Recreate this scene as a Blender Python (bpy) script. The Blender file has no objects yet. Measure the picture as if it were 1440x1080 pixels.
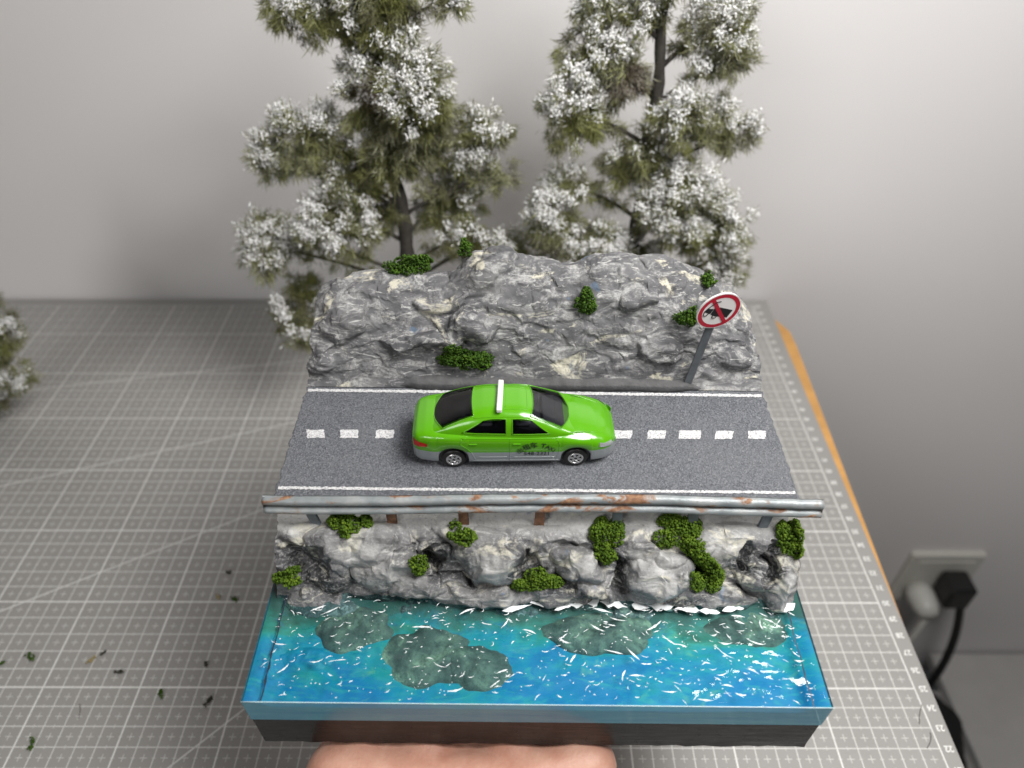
import bpy, math, random
import numpy as np
from mathutils import Matrix, Vector
from mathutils.bvhtree import BVHTree

# ------------------------------------------------------------------ camera, world, lamp, exposure
SC = bpy.context.scene
COL = SC.collection
CM = 0.01                                   # everything below is written in centimetres
PITCH, YAW, CAM_H, FPX = 41.24, 0.10, 36.755, 1031.0
cam = bpy.data.cameras.new('camera')
cam.sensor_width = 36.0
cam.lens = 36.0 * FPX / 1440.0
cam.clip_start = 0.01
cam.clip_end = 20.0
cam.dof.use_dof = True
cam.dof.focus_distance = 0.272
cam.dof.aperture_fstop = 8.6
cam_o = bpy.data.objects.new('camera', cam)
COL.objects.link(cam_o)
cam_o.location = (0, 0, CAM_H * CM)
cam_o.rotation_euler = (math.radians(90 - PITCH), 0, math.radians(YAW))
SC.camera = cam_o

world = bpy.data.worlds.new('World')
SC.world = world
world.use_nodes = True
bg = world.node_tree.nodes['Background']
bg.inputs[0].default_value = (0.92, 0.96, 1.0, 1)
bg.inputs[1].default_value = 0.02

def area_lamp(name, loc, target, size, power, color):
    l = bpy.data.lights.new(name, 'AREA')
    l.shape = 'RECTANGLE'; l.size, l.size_y = size[0] * CM, size[1] * CM
    l.energy = power; l.color = color
    o = bpy.data.objects.new(name, l); COL.objects.link(o)
    o.location = Vector(loc) * CM
    o.rotation_euler = (Vector(target) - Vector(loc)).to_track_quat('-Z', 'Y').to_euler()
    return o
area_lamp('desk_lamp', (25, 9, 64), (6, 24, 0), (30, 24), 5.3, (1.0, 0.975, 0.95))
area_lamp('fill_lamp', (-75, -110, 95), (-12, 53, 15), (70, 50), 7.2, (1.0, 0.98, 0.965))  # unseen fill light, added to brighten the wall and front faces

SC.view_settings.view_transform = 'Standard'
SC.view_settings.look = 'None'
SC.view_settings.exposure = 0.0
SC.view_settings.gamma = 1.0
SC.view_settings.use_curve_mapping = False
SC.cycles.max_bounces = 10
SC.cycles.transparent_max_bounces = 24
SC.cycles.use_denoising = True

random.seed(7)
RNG = np.random.default_rng(11)

# ------------------------------------------------------------------ photo pixel -> point helpers
_p, _y = math.radians(PITCH), math.radians(YAW)
CF = np.array([-math.sin(_y) * math.cos(_p), math.cos(_y) * math.cos(_p), -math.sin(_p)])
CR = np.array([math.cos(_y), math.sin(_y), 0.0])
CU = np.cross(CR, CF)
CO = np.array([0, 0, CAM_H])
def ray(u, v): return CF + CR * (u - 720) / FPX - CU * (v - 540) / FPX
def wpix(u, v, ax, val):                    # world point on the plane axis = val
    d = ray(u, v); t = (val - CO[ax]) / d[ax]; return CO + t * d
D_LOC = np.array([0.771, 10.657, 14.042])   # diorama: front top edge of the water, held level in the hand
D_EUL = tuple(math.radians(a) for a in (1.97, 0.41, -0.31))
_M = Matrix.LocRotScale(None, __import__('mathutils').Euler(D_EUL, 'XYZ'), None).to_3x3()
DR = np.array(_M)
def lpix(u, v, ax, val):                    # the same in the diorama's own axes
    o = DR.T @ (CO - D_LOC); d = DR.T @ ray(u, v); t = (val - o[ax]) / d[ax]; return o + t * d
def proj_l(P):
    w = P @ DR.T + D_LOC - CO
    z = w @ CF
    return np.stack([720 + FPX * (w @ CR) / z, 540 - FPX * (w @ CU) / z], -1)

# ------------------------------------------------------------------ numpy noise
_perm = np.random.default_rng(3).permutation(256); _perm = np.concatenate([_perm, _perm, _perm])
_grad = np.random.default_rng(5).normal(size=(256, 3)); _grad /= np.linalg.norm(_grad, axis=1)[:, None]
def perlin(P):
    i = np.floor(P).astype(int); f = P - i; i &= 255
    u = f * f * f * (f * (f * 6 - 15) + 10)
    r = 0
    for a in (0, 1):
        for b in (0, 1):
            for c in (0, 1):
                h = _perm[_perm[_perm[i[..., 0] + a] + ((i[..., 1] + b) & 255)] + ((i[..., 2] + c) & 255)]
                g = _grad[h]
                dd = g[..., 0] * (f[..., 0] - a) + g[..., 1] * (f[..., 1] - b) + g[..., 2] * (f[..., 2] - c)
                w = (u[..., 0] if a else 1 - u[..., 0]) * (u[..., 1] if b else 1 - u[..., 1]) * (u[..., 2] if c else 1 - u[..., 2])
                r = r + w * dd
    return r * 1.6
def fbm(P, oct=4, gain=.5):
    r, a = 0, 1
    for k in range(oct):
        r = r + a * perlin(P * 2 ** k + 17.3 * k); a *= gain
    return r
def ridged(P, oct=4):
    r, a = 0, 1
    for k in range(oct):
        r = r + a * (1 - 2 * np.abs(perlin(P * 2 ** k + 9.1 * k))); a *= .5
    return r
def worley2(X, Y, seed=0):
    ix, iy = np.floor(X).astype(int), np.floor(Y).astype(int)
    f1 = np.full(X.shape, 9.); f2 = np.full(X.shape, 9.); idv = np.zeros(X.shape)
    for a in (-1, 0, 1):
        for b in (-1, 0, 1):
            h = _perm[(_perm[(ix + a + seed) & 255] + iy + b) & 255]
            px = ix + a + (_perm[h] / 255.); py = iy + b + (_perm[h + 91] / 255.)
            d = np.hypot(X - px, Y - py)
            new = d < f1
            f2 = np.where(new, f1, np.minimum(f2, d)); idv = np.where(new, h / 255., idv); f1 = np.where(new, d, f1)
    return f1, f2, idv
def crumple(X, Y, seed, n=6):
    r = np.random.default_rng(seed); h = 0
    for k in range(n):
        th = r.uniform(0, math.pi); f = r.uniform(.35, .75) * 1.35 ** k
        w = .45 * fbm(V3(X * .8, Y * .8, seed + k * 3.), 2)
        v = (X * math.cos(th) + Y * math.sin(th)) * f + w + r.random() * 9
        h = h + (1 - 2 * np.abs(2 * (v - np.floor(v + .5)))) / 1.28 ** k
    return h / 2.5
def V3(x, y, z): return np.stack(np.broadcast_arrays(x, y, z), -1).astype(float)

# ------------------------------------------------------------------ mesh helpers
def raw_mesh(name, V, F):
    V = np.asarray(V, float).reshape(-1, 3) * CM
    me = bpy.data.meshes.new(name)
    if isinstance(F, np.ndarray):
        n = F.shape[1]
        me.vertices.add(len(V)); me.vertices.foreach_set('co', V.ravel())
        me.loops.add(F.size); me.loops.foreach_set('vertex_index', F.ravel().astype(np.int32))
        me.polygons.add(len(F))
        me.polygons.foreach_set('loop_start', np.arange(0, F.size, n, dtype=np.int32))
        me.polygons.foreach_set('loop_total', np.full(len(F), n, dtype=np.int32))
        me.update(calc_edges=True)
    else:
        me.from_pydata(V.tolist(), [], F)
    me.validate()
    return me
def link(name, me, mat=None, parent=None, smooth=False, kind=None):
    o = bpy.data.objects.new(name, me); COL.objects.link(o)
    if mat is not None and not me.materials:
        for m in (mat if isinstance(mat, (list, tuple)) else [mat]): me.materials.append(m)
    if smooth: me.polygons.foreach_set('use_smooth', np.ones(len(me.polygons), dtype=bool))
    if parent is not None: o.parent = parent
    if kind: o['kind'] = kind
    return o
def mk(name, V, F, mat, parent=None, smooth=False, kind=None):
    return link(name, raw_mesh(name, V, F), mat, parent, smooth, kind)
def tag(o, label, cat, group=None, kind=None):
    o['label'] = label; o['category'] = cat
    if group: o['group'] = group
    if kind: o['kind'] = kind
    return o
def struct(o, label=None):
    o['kind'] = 'structure'
    if label: o['label'] = label
    return o
def empty(name, loc=(0, 0, 0), eul=(0, 0, 0)):
    o = bpy.data.objects.new(name, None); COL.objects.link(o)
    o.empty_display_size = .01
    o.location = Vector(loc) * CM; o.rotation_euler = eul
    return o
def d_empty(name, p, extra=None):           # an Empty standing at a point of the diorama, in its pose
    w = DR @ np.asarray(p, float) + D_LOC
    o = empty(name, w)
    m = _M.copy()
    if extra is not None: m = m @ extra
    o.rotation_euler = m.to_euler()
    return o
def grid_faces(nu, nv, flip=False):         # vertex index = i * nv + j
    i, j = np.meshgrid(np.arange(nu - 1), np.arange(nv - 1), indexing='ij')
    a = (i * nv + j).ravel(); b = a + nv; c = b + 1; d = a + 1
    F = np.stack([a, d, c, b] if flip else [a, b, c, d], 1)
    return F
class MB:
    def __init__(s): s.v, s.f = [], []
    def add(s, V, F):
        n = len(s.v); s.v += [tuple(map(float, p)) for p in V]; s.f += [tuple(int(k) + n for k in q) for q in F]; return s
    def box(s, c, d, rot=None, bev=0.0):
        c = np.asarray(c, float); h = np.asarray(d, float) / 2
        if bev <= 0:
            P = np.array([[x, y, z] for x in (-1, 1) for y in (-1, 1) for z in (-1, 1)], float) * h
            F = [(0, 1, 3, 2), (4, 6, 7, 5), (0, 4, 5, 1), (2, 3, 7, 6), (0, 2, 6, 4), (1, 5, 7, 3)]
        else:
            P, idx, F = [], {}, []
            for sx in (-1, 1):
                for sy in (-1, 1):
                    for sz in (-1, 1):
                        sg = np.array([sx, sy, sz])
                        for ax in range(3):
                            q = sg * (h - bev); q[ax] = sg[ax] * h[ax]
                            idx[(sx, sy, sz, ax)] = len(P); P.append(q)
            P = np.array(P)
            S = (-1, 1)
            for ax in range(3):
                o1, o2 = (ax + 1) % 3, (ax + 2) % 3
                for sg in S:
                    def k(a, b, axis=ax):
                        t = [0, 0, 0]; t[ax] = sg; t[o1] = a; t[o2] = b; return idx[(*t, axis)]
                    q = [k(-1, -1), k(1, -1), k(1, 1), k(-1, 1)]
                    F.append(tuple(q if sg > 0 else q[::-1]))
                for a in S:
                    for b in S:
                        def k2(e, axis):
                            t = [0, 0, 0]; t[ax] = e; t[o1] = a; t[o2] = b; return idx[(*t, axis)]
                        F.append((k2(-1, o1), k2(1, o1), k2(1, o2), k2(-1, o2)))
            for sx in S:
                for sy in S:
                    for sz in S: F.append(tuple(idx[(sx, sy, sz, ax)] for ax in range(3)))
        if rot is not None: P = P @ np.array(rot).T
        return s.add(P + c, F)
    def tube(s, pts, r, n=8, cap=True):
        pts = np.asarray(pts, float); r = np.broadcast_to(np.asarray(r, float), (len(pts),))
        t = np.gradient(pts, axis=0); t /= np.linalg.norm(t, axis=1)[:, None] + 1e-12
        up = np.array([0, 0, 1.]) if abs(t[0, 2]) < .9 else np.array([1., 0, 0])
        V = []
        for k in range(len(pts)):
            a = np.cross(t[k], up); a /= np.linalg.norm(a) + 1e-12; b = np.cross(a, t[k]); up = b
            for q in range(n):
                th = 2 * math.pi * q / n
                V.append(pts[k] + r[k] * (math.cos(th) * a + math.sin(th) * b))
        F = [(k * n + q, k * n + (q + 1) % n, (k + 1) * n + (q + 1) % n, (k + 1) * n + q) for k in range(len(pts) - 1) for q in range(n)]
        if cap: F += [tuple(range(n))[::-1], tuple((len(pts) - 1) * n + q for q in range(n))]
        return s.add(V, F)
    def lathe(s, prof, n=24, axis='y', c=(0, 0, 0), close=False):
        V = []
        for (r, h) in prof:
            for q in range(n):
                th = 2 * math.pi * q / n
                a, b = r * math.cos(th), r * math.sin(th)
                V.append({'y': (a, h, b), 'z': (a, b, h), 'x': (h, a, b)}[axis])
        F = [(k * n + q, k * n + (q + 1) % n, (k + 1) * n + (q + 1) % n, (k + 1) * n + q) for k in range(len(prof) - 1) for q in range(n)]
        return s.add(np.array(V) + np.asarray(c, float), F)
    def poly(s, pts, thick_dir):            # a closed outline pushed out along thick_dir into a slab
        pts = np.asarray(pts, float); n = len(pts); d = np.asarray(thick_dir, float)
        V = np.vstack([pts, pts + d])
        F = [tuple(range(n))[::-1], tuple(range(n, 2 * n))] + [(k, (k + 1) % n, n + (k + 1) % n, n + k) for k in range(n)]
        return s.add(V, F)
    def build(s, name, mat, parent=None, smooth=False, kind=None):
        return mk(name, np.array(s.v), s.f, mat, parent, smooth, kind)
def ico(sub=1):
    t = (1 + 5 ** .5) / 2
    V = [(-1, t, 0), (1, t, 0), (-1, -t, 0), (1, -t, 0), (0, -1, t), (0, 1, t), (0, -1, -t), (0, 1, -t), (t, 0, -1), (t, 0, 1), (-t, 0, -1), (-t, 0, 1)]
    F = [(0, 11, 5), (0, 5, 1), (0, 1, 7), (0, 7, 10), (0, 10, 11), (1, 5, 9), (5, 11, 4), (11, 10, 2), (10, 7, 6), (7, 1, 8), (3, 9, 4), (3, 4, 2), (3, 2, 6), (3, 6, 8), (3, 8, 9), (4, 9, 5), (2, 4, 11), (6, 2, 10), (8, 6, 7), (9, 8, 1)]
    V = [np.array(v) / np.linalg.norm(v) for v in V]
    for _ in range(sub):
        c, G = {}, []
        def m(a, b):
            k = (min(a, b), max(a, b))
            if k not in c: q = V[a] + V[b]; V.append(q / np.linalg.norm(q)); c[k] = len(V) - 1
            return c[k]
        for a, b, d in F:
            x, y, z = m(a, b), m(b, d), m(d, a); G += [(a, x, z), (b, y, x), (d, z, y), (x, y, z)]
        F = G
    return np.array(V), np.array(F)
def scatter(base_V, base_F, pos, scl, rots):     # many small copies in one mesh: pos N,3  scl N,3  rots N,3,3
    n, m = len(pos), len(base_V)
    V = np.einsum('nij,nmj->nmi', rots, base_V[None] * scl[:, None, :]) + pos[:, None, :]
    F = (base_F[None] + (np.arange(n) * m)[:, None, None]).reshape(-1, base_F.shape[1])
    return V.reshape(-1, 3), F
def rand_rot(n, rng):
    q = rng.normal(size=(n, 4)); q /= np.linalg.norm(q, axis=1)[:, None]
    w, x, y, z = q.T
    return np.stack([np.stack([1 - 2 * (y * y + z * z), 2 * (x * y - z * w), 2 * (x * z + y * w)], 1),
                     np.stack([2 * (x * y + z * w), 1 - 2 * (x * x + z * z), 2 * (y * z - x * w)], 1),
                     np.stack([2 * (x * z - y * w), 2 * (y * z + x * w), 1 - 2 * (x * x + y * y)], 1)], 1)

# ------------------------------------------------------------------ material helpers
class NT:
    def __init__(s, name):
        s.m = bpy.data.materials.new(name); s.m.use_nodes = True
        s.t = s.m.node_tree; s.b = s.t.nodes['Principled BSDF']; s.out = s.t.nodes['Material Output']
        s._c = None
    def n(s, typ, **kw):
        o = s.t.nodes.new(typ)
        for k, v in kw.items(): setattr(o, k, v)
        return o
    def put(s, sock, val):
        if hasattr(val, 'is_output') or isinstance(val, bpy.types.NodeSocket): s.t.links.new(val, sock)
        elif isinstance(val, (tuple, list)) and len(val) == 3 and sock.type == 'RGBA': sock.default_value = (*val, 1)
        else: sock.default_value = val
    def co(s):                              # object coordinates in centimetres
        if s._c is None:
            tc = s.n('ShaderNodeTexCoord'); v = s.n('ShaderNodeVectorMath', operation='SCALE')
            s.t.links.new(tc.outputs['Object'], v.inputs[0]); v.inputs['Scale'].default_value = 100
            s._c = v.outputs[0]
        return s._c
    def xyz(s, c=None):
        x = s.n('ShaderNodeSeparateXYZ'); s.put(x.inputs[0], c or s.co()); return x.outputs
    def mapped(s, scale=(1, 1, 1), loc=(0, 0, 0), rot=(0, 0, 0)):
        m = s.n('ShaderNodeMapping'); s.put(m.inputs[0], s.co())
        m.inputs['Scale'].default_value = scale; m.inputs['Location'].default_value = loc; m.inputs['Rotation'].default_value = rot
        return m.outputs[0]
    def noise(s, scale, detail=4, rough=.55, dist=0, c=None):
        o = s.n('ShaderNodeTexNoise'); s.put(o.inputs['Vector'], c or s.co())
        o.inputs['Scale'].default_value = scale; o.inputs['Detail'].default_value = detail
        o.inputs['Roughness'].default_value = rough; o.inputs['Distortion'].default_value = dist
        return o.outputs['Fac']
    def voro(s, scale, c=None, feature='F1', out='Distance'):
        o = s.n('ShaderNodeTexVoronoi', feature=feature); s.put(o.inputs['Vector'], c or s.co()); o.inputs['Scale'].default_value = scale
        return o.outputs[out]
    def ramp(s, fac, stops, interp='LINEAR'):
        o = s.n('ShaderNodeValToRGB'); s.put(o.inputs[0], fac); cr = o.color_ramp; cr.interpolation = interp
        while len(cr.elements) < len(stops): cr.elements.new(.5)
        for e, (p, c) in zip(cr.elements, stops):
            e.position = p; e.color = (*c, 1) if isinstance(c, (tuple, list)) else (c, c, c, 1)
        return o.outputs[0]
    def mix(s, fac, a, b, blend='MIX'):
        o = s.n('ShaderNodeMix', data_type='RGBA', blend_type=blend)
        s.put(o.inputs['Factor'], fac); s.put(o.inputs[6], a); s.put(o.inputs[7], b); return o.outputs[2]
    def math(s, op, a, b=0.0, c=None):
        o = s.n('ShaderNodeMath', operation=op); s.put(o.inputs[0], a); s.put(o.inputs[1], b)
        if c is not None: s.put(o.inputs[2], c)
        return o.outputs[0]
    def bump(s, h, strength=.5, dist=.05, normal=None):
        o = s.n('ShaderNodeBump'); s.put(o.inputs['Height'], h); o.inputs['Strength'].default_value = strength
        o.inputs['Distance'].default_value = dist * CM
        if normal is not None: s.put(o.inputs['Normal'], normal)
        return o.outputs[0]
    def set(s, **kw):
        for k, v in kw.items(): s.put(s.b.inputs[k.replace('_', ' ')], v)
        return s
def plain(name, col, rough=.5, metal=0.0, var=.12, scale=3., spec=.5, bump=0.0):
    t = NT(name); f = t.noise(scale, 4)
    lo = tuple(c * (1 - var) for c in col); hi = tuple(min(1, c * (1 + var)) for c in col)
    t.set(Base_Color=t.ramp(f, [(.3, lo), (.7, hi)]), Roughness=rough, Metallic=metal)
    t.b.inputs['Specular IOR Level'].default_value = spec
    if bump: t.set(Normal=t.bump(t.noise(scale * 6, 3), .6, bump))
    return t.m

def cliff_material(t):                      # matt grey paint, chalky dry-brushing, cream knife patches
    base = t.noise(.42, 5, .6, .5)
    col = t.ramp(base, [(.30, (.080, .081, .087)), (.5, (.130, .130, .136)), (.70, (.215, .215, .215))])
    chalk = t.noise(1.1, 6, .7, 1.2, c=t.mapped((.7, 1.1, 1.5), rot=(.2, .1, .4)))
    grain = t.noise(11, 5, .8)
    ck = t.math('MULTIPLY', t.ramp(chalk, [(.485, 0.), (.62, 1.)]), t.ramp(grain, [(.38, .2), (.56, .9)]))
    col = t.mix(ck, col, (.46, .46, .45))
    streak = t.noise(2.6, 6, .7, 2.2, c=t.mapped((.35, 1, 1.5), loc=(14, 3, 5), rot=(.2, .1, .25)))
    col = t.mix(t.ramp(streak, [(.585, 0.), (.625, .8)]), col, (.52, .52, .50))
    cream = t.noise(.62, 5, .62, .9, c=t.mapped((.8, 1.1, 1.4), loc=(31, 4, 8)))
    cm = t.math('MULTIPLY', t.ramp(cream, [(.585, 0.), (.635, .95)]), t.ramp(t.noise(4.5, 4, .7), [(.36, .1), (.52, 1.)]))
    col = t.mix(cm, col, (.60, .575, .465))
    dark = t.noise(.9, 5, .65, .8, c=t.mapped((.6, 1.1, 1.2), loc=(3, 41, 12)))
    col = t.mix(t.math('MULTIPLY', t.ramp(dark, [(.57, 0.), (.64, .8)]), t.ramp(grain, [(.35, .6), (.6, 1.)])), col, (.055, .055, .06))
    col = t.mix(t.ramp(t.noise(16, 4, .75, c=t.mapped(loc=(7, 3, 1))), [(.58, 0.), (.70, .4)]), col, (.06, .06, .065))
    blue = t.noise(1.3, 3, .5, 0, c=t.mapped(loc=(60, 2, 9)))
    col = t.mix(t.ramp(blue, [(.70, 0.), (.74, .5)]), col, (.10, .17, .27))
    h = t.math('ADD', t.math('MULTIPLY', streak, .7), t.math('ADD', t.math('MULTIPLY', grain, .4), t.math('MULTIPLY', chalk, .6)))
    t.set(Base_Color=col, Roughness=.78, Normal=t.bump(h, .55, .08)); t.b.inputs['Specular IOR Level'].default_value = .3
    return t.m
def rock_material(name, wet):
    t = NT(name)
    if not wet: return cliff_material(t)
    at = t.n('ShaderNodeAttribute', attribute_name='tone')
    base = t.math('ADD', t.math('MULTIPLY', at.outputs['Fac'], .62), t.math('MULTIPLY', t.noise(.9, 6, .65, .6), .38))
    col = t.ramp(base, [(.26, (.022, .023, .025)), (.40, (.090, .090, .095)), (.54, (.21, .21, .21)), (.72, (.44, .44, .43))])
    strokes = t.noise(1.5, 7, .72, 1.6, c=t.mapped((.5, 1.1, 1.6), rot=(.3, .15, .5)))
    col = t.mix(t.ramp(strokes, [(.55, 0.), (.64, .85)]), col, (.50, .50, .485))
    fine = t.noise(9, 5, .75)
    col = t.mix(t.ramp(fine, [(.52, 0.), (.66, .45)]), col, (.50, .50, .49))
    fine2 = t.noise(13, 5, .75, c=t.mapped(loc=(7, 3, 1)))
    col = t.mix(t.ramp(fine2, [(.55, 0.), (.66, .5)]), col, (.07, .07, .075))
    cream = t.noise(.95, 5, .65, .8, c=t.mapped((1, 1.2, 1.5), loc=(31, 4, 8)))
    cm = t.math('MULTIPLY', t.ramp(cream, [(.55, 0.), (.63, .8)]), t.ramp(t.noise(5, 4, .7), [(.38, .15), (.55, 1.)]))
    col = t.mix(cm, col, (.58, .56, .46))
    dark = t.noise(.8, 5, .6, .7, c=t.mapped(loc=(3, 41, 12)))
    col = t.mix(t.math('MULTIPLY', t.ramp(dark, [(.60, 0.), (.67, .8)]), t.ramp(fine, [(.35, .7), (.6, 1.)])), col, (.035, .035, .038))
    blue = t.noise(1.3, 3, .5, 0, c=t.mapped(loc=(60, 2, 9)))
    col = t.mix(t.ramp(blue, [(.70, 0.), (.74, .5)]), col, (.10, .17, .27))
    h = t.math('ADD', t.math('MULTIPLY', strokes, .9), t.math('ADD', t.math('MULTIPLY', fine, .22), t.math('MULTIPLY', t.noise(28, 3, .7), .16)))
    t.set(Base_Color=col, Normal=t.bump(h, .6, .10))
    if wet:
        t.set(Roughness=t.ramp(t.noise(1.2, 4), [(.35, .42), (.65, .70)]))
        t.b.inputs['Coat Weight'].default_value = .10; t.b.inputs['Coat Roughness'].default_value = .22
    else:
        t.set(Roughness=t.ramp(t.noise(2, 4), [(.35, .55), (.65, .8)]))
    return t.m
M_CLIFF = rock_material('painted_cliff', False)
M_BANK = rock_material('wet_painted_rock', True)

def asphalt():
    t = NT('asphalt')
    a = t.noise(24, 4, .8); b = t.voro(24, out='Color')
    bw = t.n('ShaderNodeRGBToBW'); t.put(bw.inputs[0], b)
    g = t.math('ADD', t.math('MULTIPLY', a, .7), t.math('MULTIPLY', bw.outputs[0], .3))
    col = t.ramp(g, [(.30, (.030, .033, .040)), (.45, (.085, .091, .104)), (.56, (.135, .142, .158)), (.72, (.26, .27, .285))])
    col = t.mix(t.ramp(t.noise(.5, 4), [(.4, 0.), (.7, .25)]), col, (.16, .165, .17))
    t.set(Base_Color=col, Roughness=.82, Normal=t.bump(g, .6, .03)); return t.m
M_ASPH = asphalt()
def road_paint():
    t = NT('road_paint')
    f = t.noise(18, 4, .75)
    t.set(Base_Color=t.ramp(f, [(.36, (.16, .165, .18)), (.46, (.52, .52, .53)), (.6, (.68, .68, .68))]), Roughness=.75, Normal=t.bump(f, .5, .02)); return t.m
M_PAINT = road_paint()
M_BLACK = None
def base_black():
    t = NT('black_base_paint')
    f = t.noise(1.6, 5, .6, c=t.mapped((.5, 1, 3)))
    t.set(Base_Color=t.ramp(f, [(.3, (.008, .008, .009)), (.7, (.018, .018, .019))]), Roughness=t.ramp(t.noise(2.5, 4), [(.4, .16), (.7, .30)]))
    t.b.inputs['Specular IOR Level'].default_value = .09
    t.set(Normal=t.bump(f, .25, .05)); return t.m
M_BLACK = base_black()
def riverbed():
    t = NT('painted_riverbed')
    z = t.xyz()[1]
    g = t.math('ADD', t.math('MULTIPLY', z, .21), t.math('MULTIPLY', t.math('SUBTRACT', t.noise(.55, 4, .6, .6, c=t.mapped((.6, 1, 1))), .5), 2.3))
    col = t.ramp(g, [(.05, (.003, .20, .42)), (.28, (.004, .26, .40)), (.46, (.012, .29, .33)), (.66, (.04, .28, .22)), (.9, (.035, .14, .095))])
    s = t.noise(2.2, 5, .65, 1.2, c=t.mapped((.45, 1.3, 1), rot=(0, 0, .12)))
    col = t.mix(t.ramp(s, [(.52, 0.), (.66, .55)]), col, (.06, .40, .36))
    s2 = t.noise(1.4, 5, .7, 1.0, c=t.mapped((.5, 1.4, 1), loc=(8, 5, 0)))
    col = t.mix(t.ramp(s2, [(.58, 0.), (.68, .6)]), col, (.004, .19, .46))
    s3 = t.noise(.9, 4, .6, .4, c=t.mapped((.8, 1.2, 1), loc=(22, 9, 0)))
    col = t.mix(t.ramp(s3, [(.64, 0.), (.72, .55)]), col, (.24, .46, .26))
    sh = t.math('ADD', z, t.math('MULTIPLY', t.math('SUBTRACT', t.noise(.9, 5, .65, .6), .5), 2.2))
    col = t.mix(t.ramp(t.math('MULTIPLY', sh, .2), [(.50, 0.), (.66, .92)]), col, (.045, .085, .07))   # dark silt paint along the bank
    t.set(Base_Color=col, Roughness=.6, Normal=t.bump(s, .4, .04)); return t.m
M_BED = riverbed()
def resin():
    t = NT('clear_resin')
    h = t.math('ADD', t.noise(1.6, 3, .5, .6, c=t.mapped((.7, 1.2, 1))), t.math('MULTIPLY', t.noise(4.5, 3, .55, .4), .35))
    nrm = t.bump(h, .16, .09)
    tr = t.n('ShaderNodeBsdfTransparent'); tr.inputs[0].default_value = (.70, .93, .94, 1)
    gl = t.n('ShaderNodeBsdfGlossy'); gl.inputs['Roughness'].default_value = .05; gl.inputs[0].default_value = (1, 1, 1, 1)
    t.put(gl.inputs['Normal'], nrm)
    fr = t.n('ShaderNodeFresnel'); fr.inputs[0].default_value = 1.5; t.put(fr.inputs['Normal'], nrm)
    ms = t.n('ShaderNodeMixShader'); t.put(ms.inputs[0], fr.outputs[0]); t.put(ms.inputs[1], tr.outputs[0]); t.put(ms.inputs[2], gl.outputs[0])
    t.t.links.new(ms.outputs[0], t.out.inputs['Surface']); t.t.nodes.remove(t.b)
    return t.m
M_RESIN = resin()
def resin_edge():                           # milky cut front of the resin: refracted bed put into its blue
    t = NT('milky_resin_side')
    tr = t.n('ShaderNodeBsdfTransparent'); tr.inputs[0].default_value = (.70, .93, .94, 1)
    t.set(Base_Color=t.ramp(t.noise(1.0, 4, .6, c=t.mapped((.3, 1, 3))), [(.3, (.025, .27, .46)), (.7, (.09, .40, .52))]), Roughness=.12)
    ms = t.n('ShaderNodeMixShader'); t.put(ms.inputs[0], .85); t.put(ms.inputs[1], tr.outputs[0]); t.put(ms.inputs[2], t.b.outputs[0])
    t.t.links.new(ms.outputs[0], t.out.inputs['Surface']); return t.m
M_EDGE = resin_edge()
def resin_flank():                          # left and right flanks: the bed reflected inside them put into the colour
    t = NT('resin_flank_bed_reflection')
    col = t.ramp(t.noise(.8, 4, .6, c=t.mapped((1, .5, 1))), [(.3, (.004, .20, .40)), (.55, (.02, .28, .38)), (.75, (.05, .27, .24))])
    tr = t.n('ShaderNodeBsdfTransparent'); tr.inputs[0].default_value = (.70, .93, .94, 1)
    t.set(Base_Color=col, Roughness=.15)
    ms = t.n('ShaderNodeMixShader'); t.put(ms.inputs[0], .82); t.put(ms.inputs[1], tr.outputs[0]); t.put(ms.inputs[2], t.b.outputs[0])
    t.t.links.new(ms.outputs[0], t.out.inputs['Surface']); return t.m
M_FLANK = resin_flank()
M_FOAM = plain('white_foam_paint', (.82, .86, .87), .35, var=.08, scale=6)
def moss_mat(name, c0, c1, c2):
    t = NT(name)
    f = t.noise(4, 4, .7)
    t.set(Base_Color=t.ramp(f, [(.3, c0), (.52, c1), (.72, c2)]), Roughness=.75)
    t.b.inputs['Specular IOR Level'].default_value = .25
    return t.m
M_MOSS = moss_mat('green_foam_moss', (.022, .050, .004), (.070, .130, .007), (.17, .245, .020))
M_MOSSD = moss_mat('deep_green_foam_moss', (.014, .036, .004), (.040, .092, .006), (.10, .18, .014))
def galv():
    t = NT('grey_paint_with_rust')
    col = t.ramp(t.noise(1.2, 5), [(.3, (.21, .235, .245)), (.55, (.30, .325, .33)), (.75, (.40, .41, .40))])
    r = t.noise(.75, 6, .68, .9, c=t.mapped((.8, 1.6, 2.2), loc=(4.2, 1, 0)))
    rm = t.ramp(r, [(.53, 0.), (.60, .9)])
    rc = t.ramp(t.noise(7, 4, .7), [(.3, (.09, .035, .015)), (.5, (.24, .10, .035)), (.75, (.42, .25, .13))])
    t.set(Base_Color=t.mix(rm, col, rc), Roughness=t.math('ADD', .44, t.math('MULTIPLY', rm, .35)), Metallic=t.math('MULTIPLY', t.math('SUBTRACT', 1., rm), .25))
    t.set(Normal=t.bump(t.math('ADD', r, t.noise(9, 4, .7)), .35, .05)); return t.m
M_GALV = galv()
M_RUST = plain('rusty_post_paint', (.20, .10, .055), .75, var=.6, scale=3, bump=.04)
M_POST = plain('slate_grey_post_paint', (.14, .165, .185), .5, var=.25, scale=3)

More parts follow.
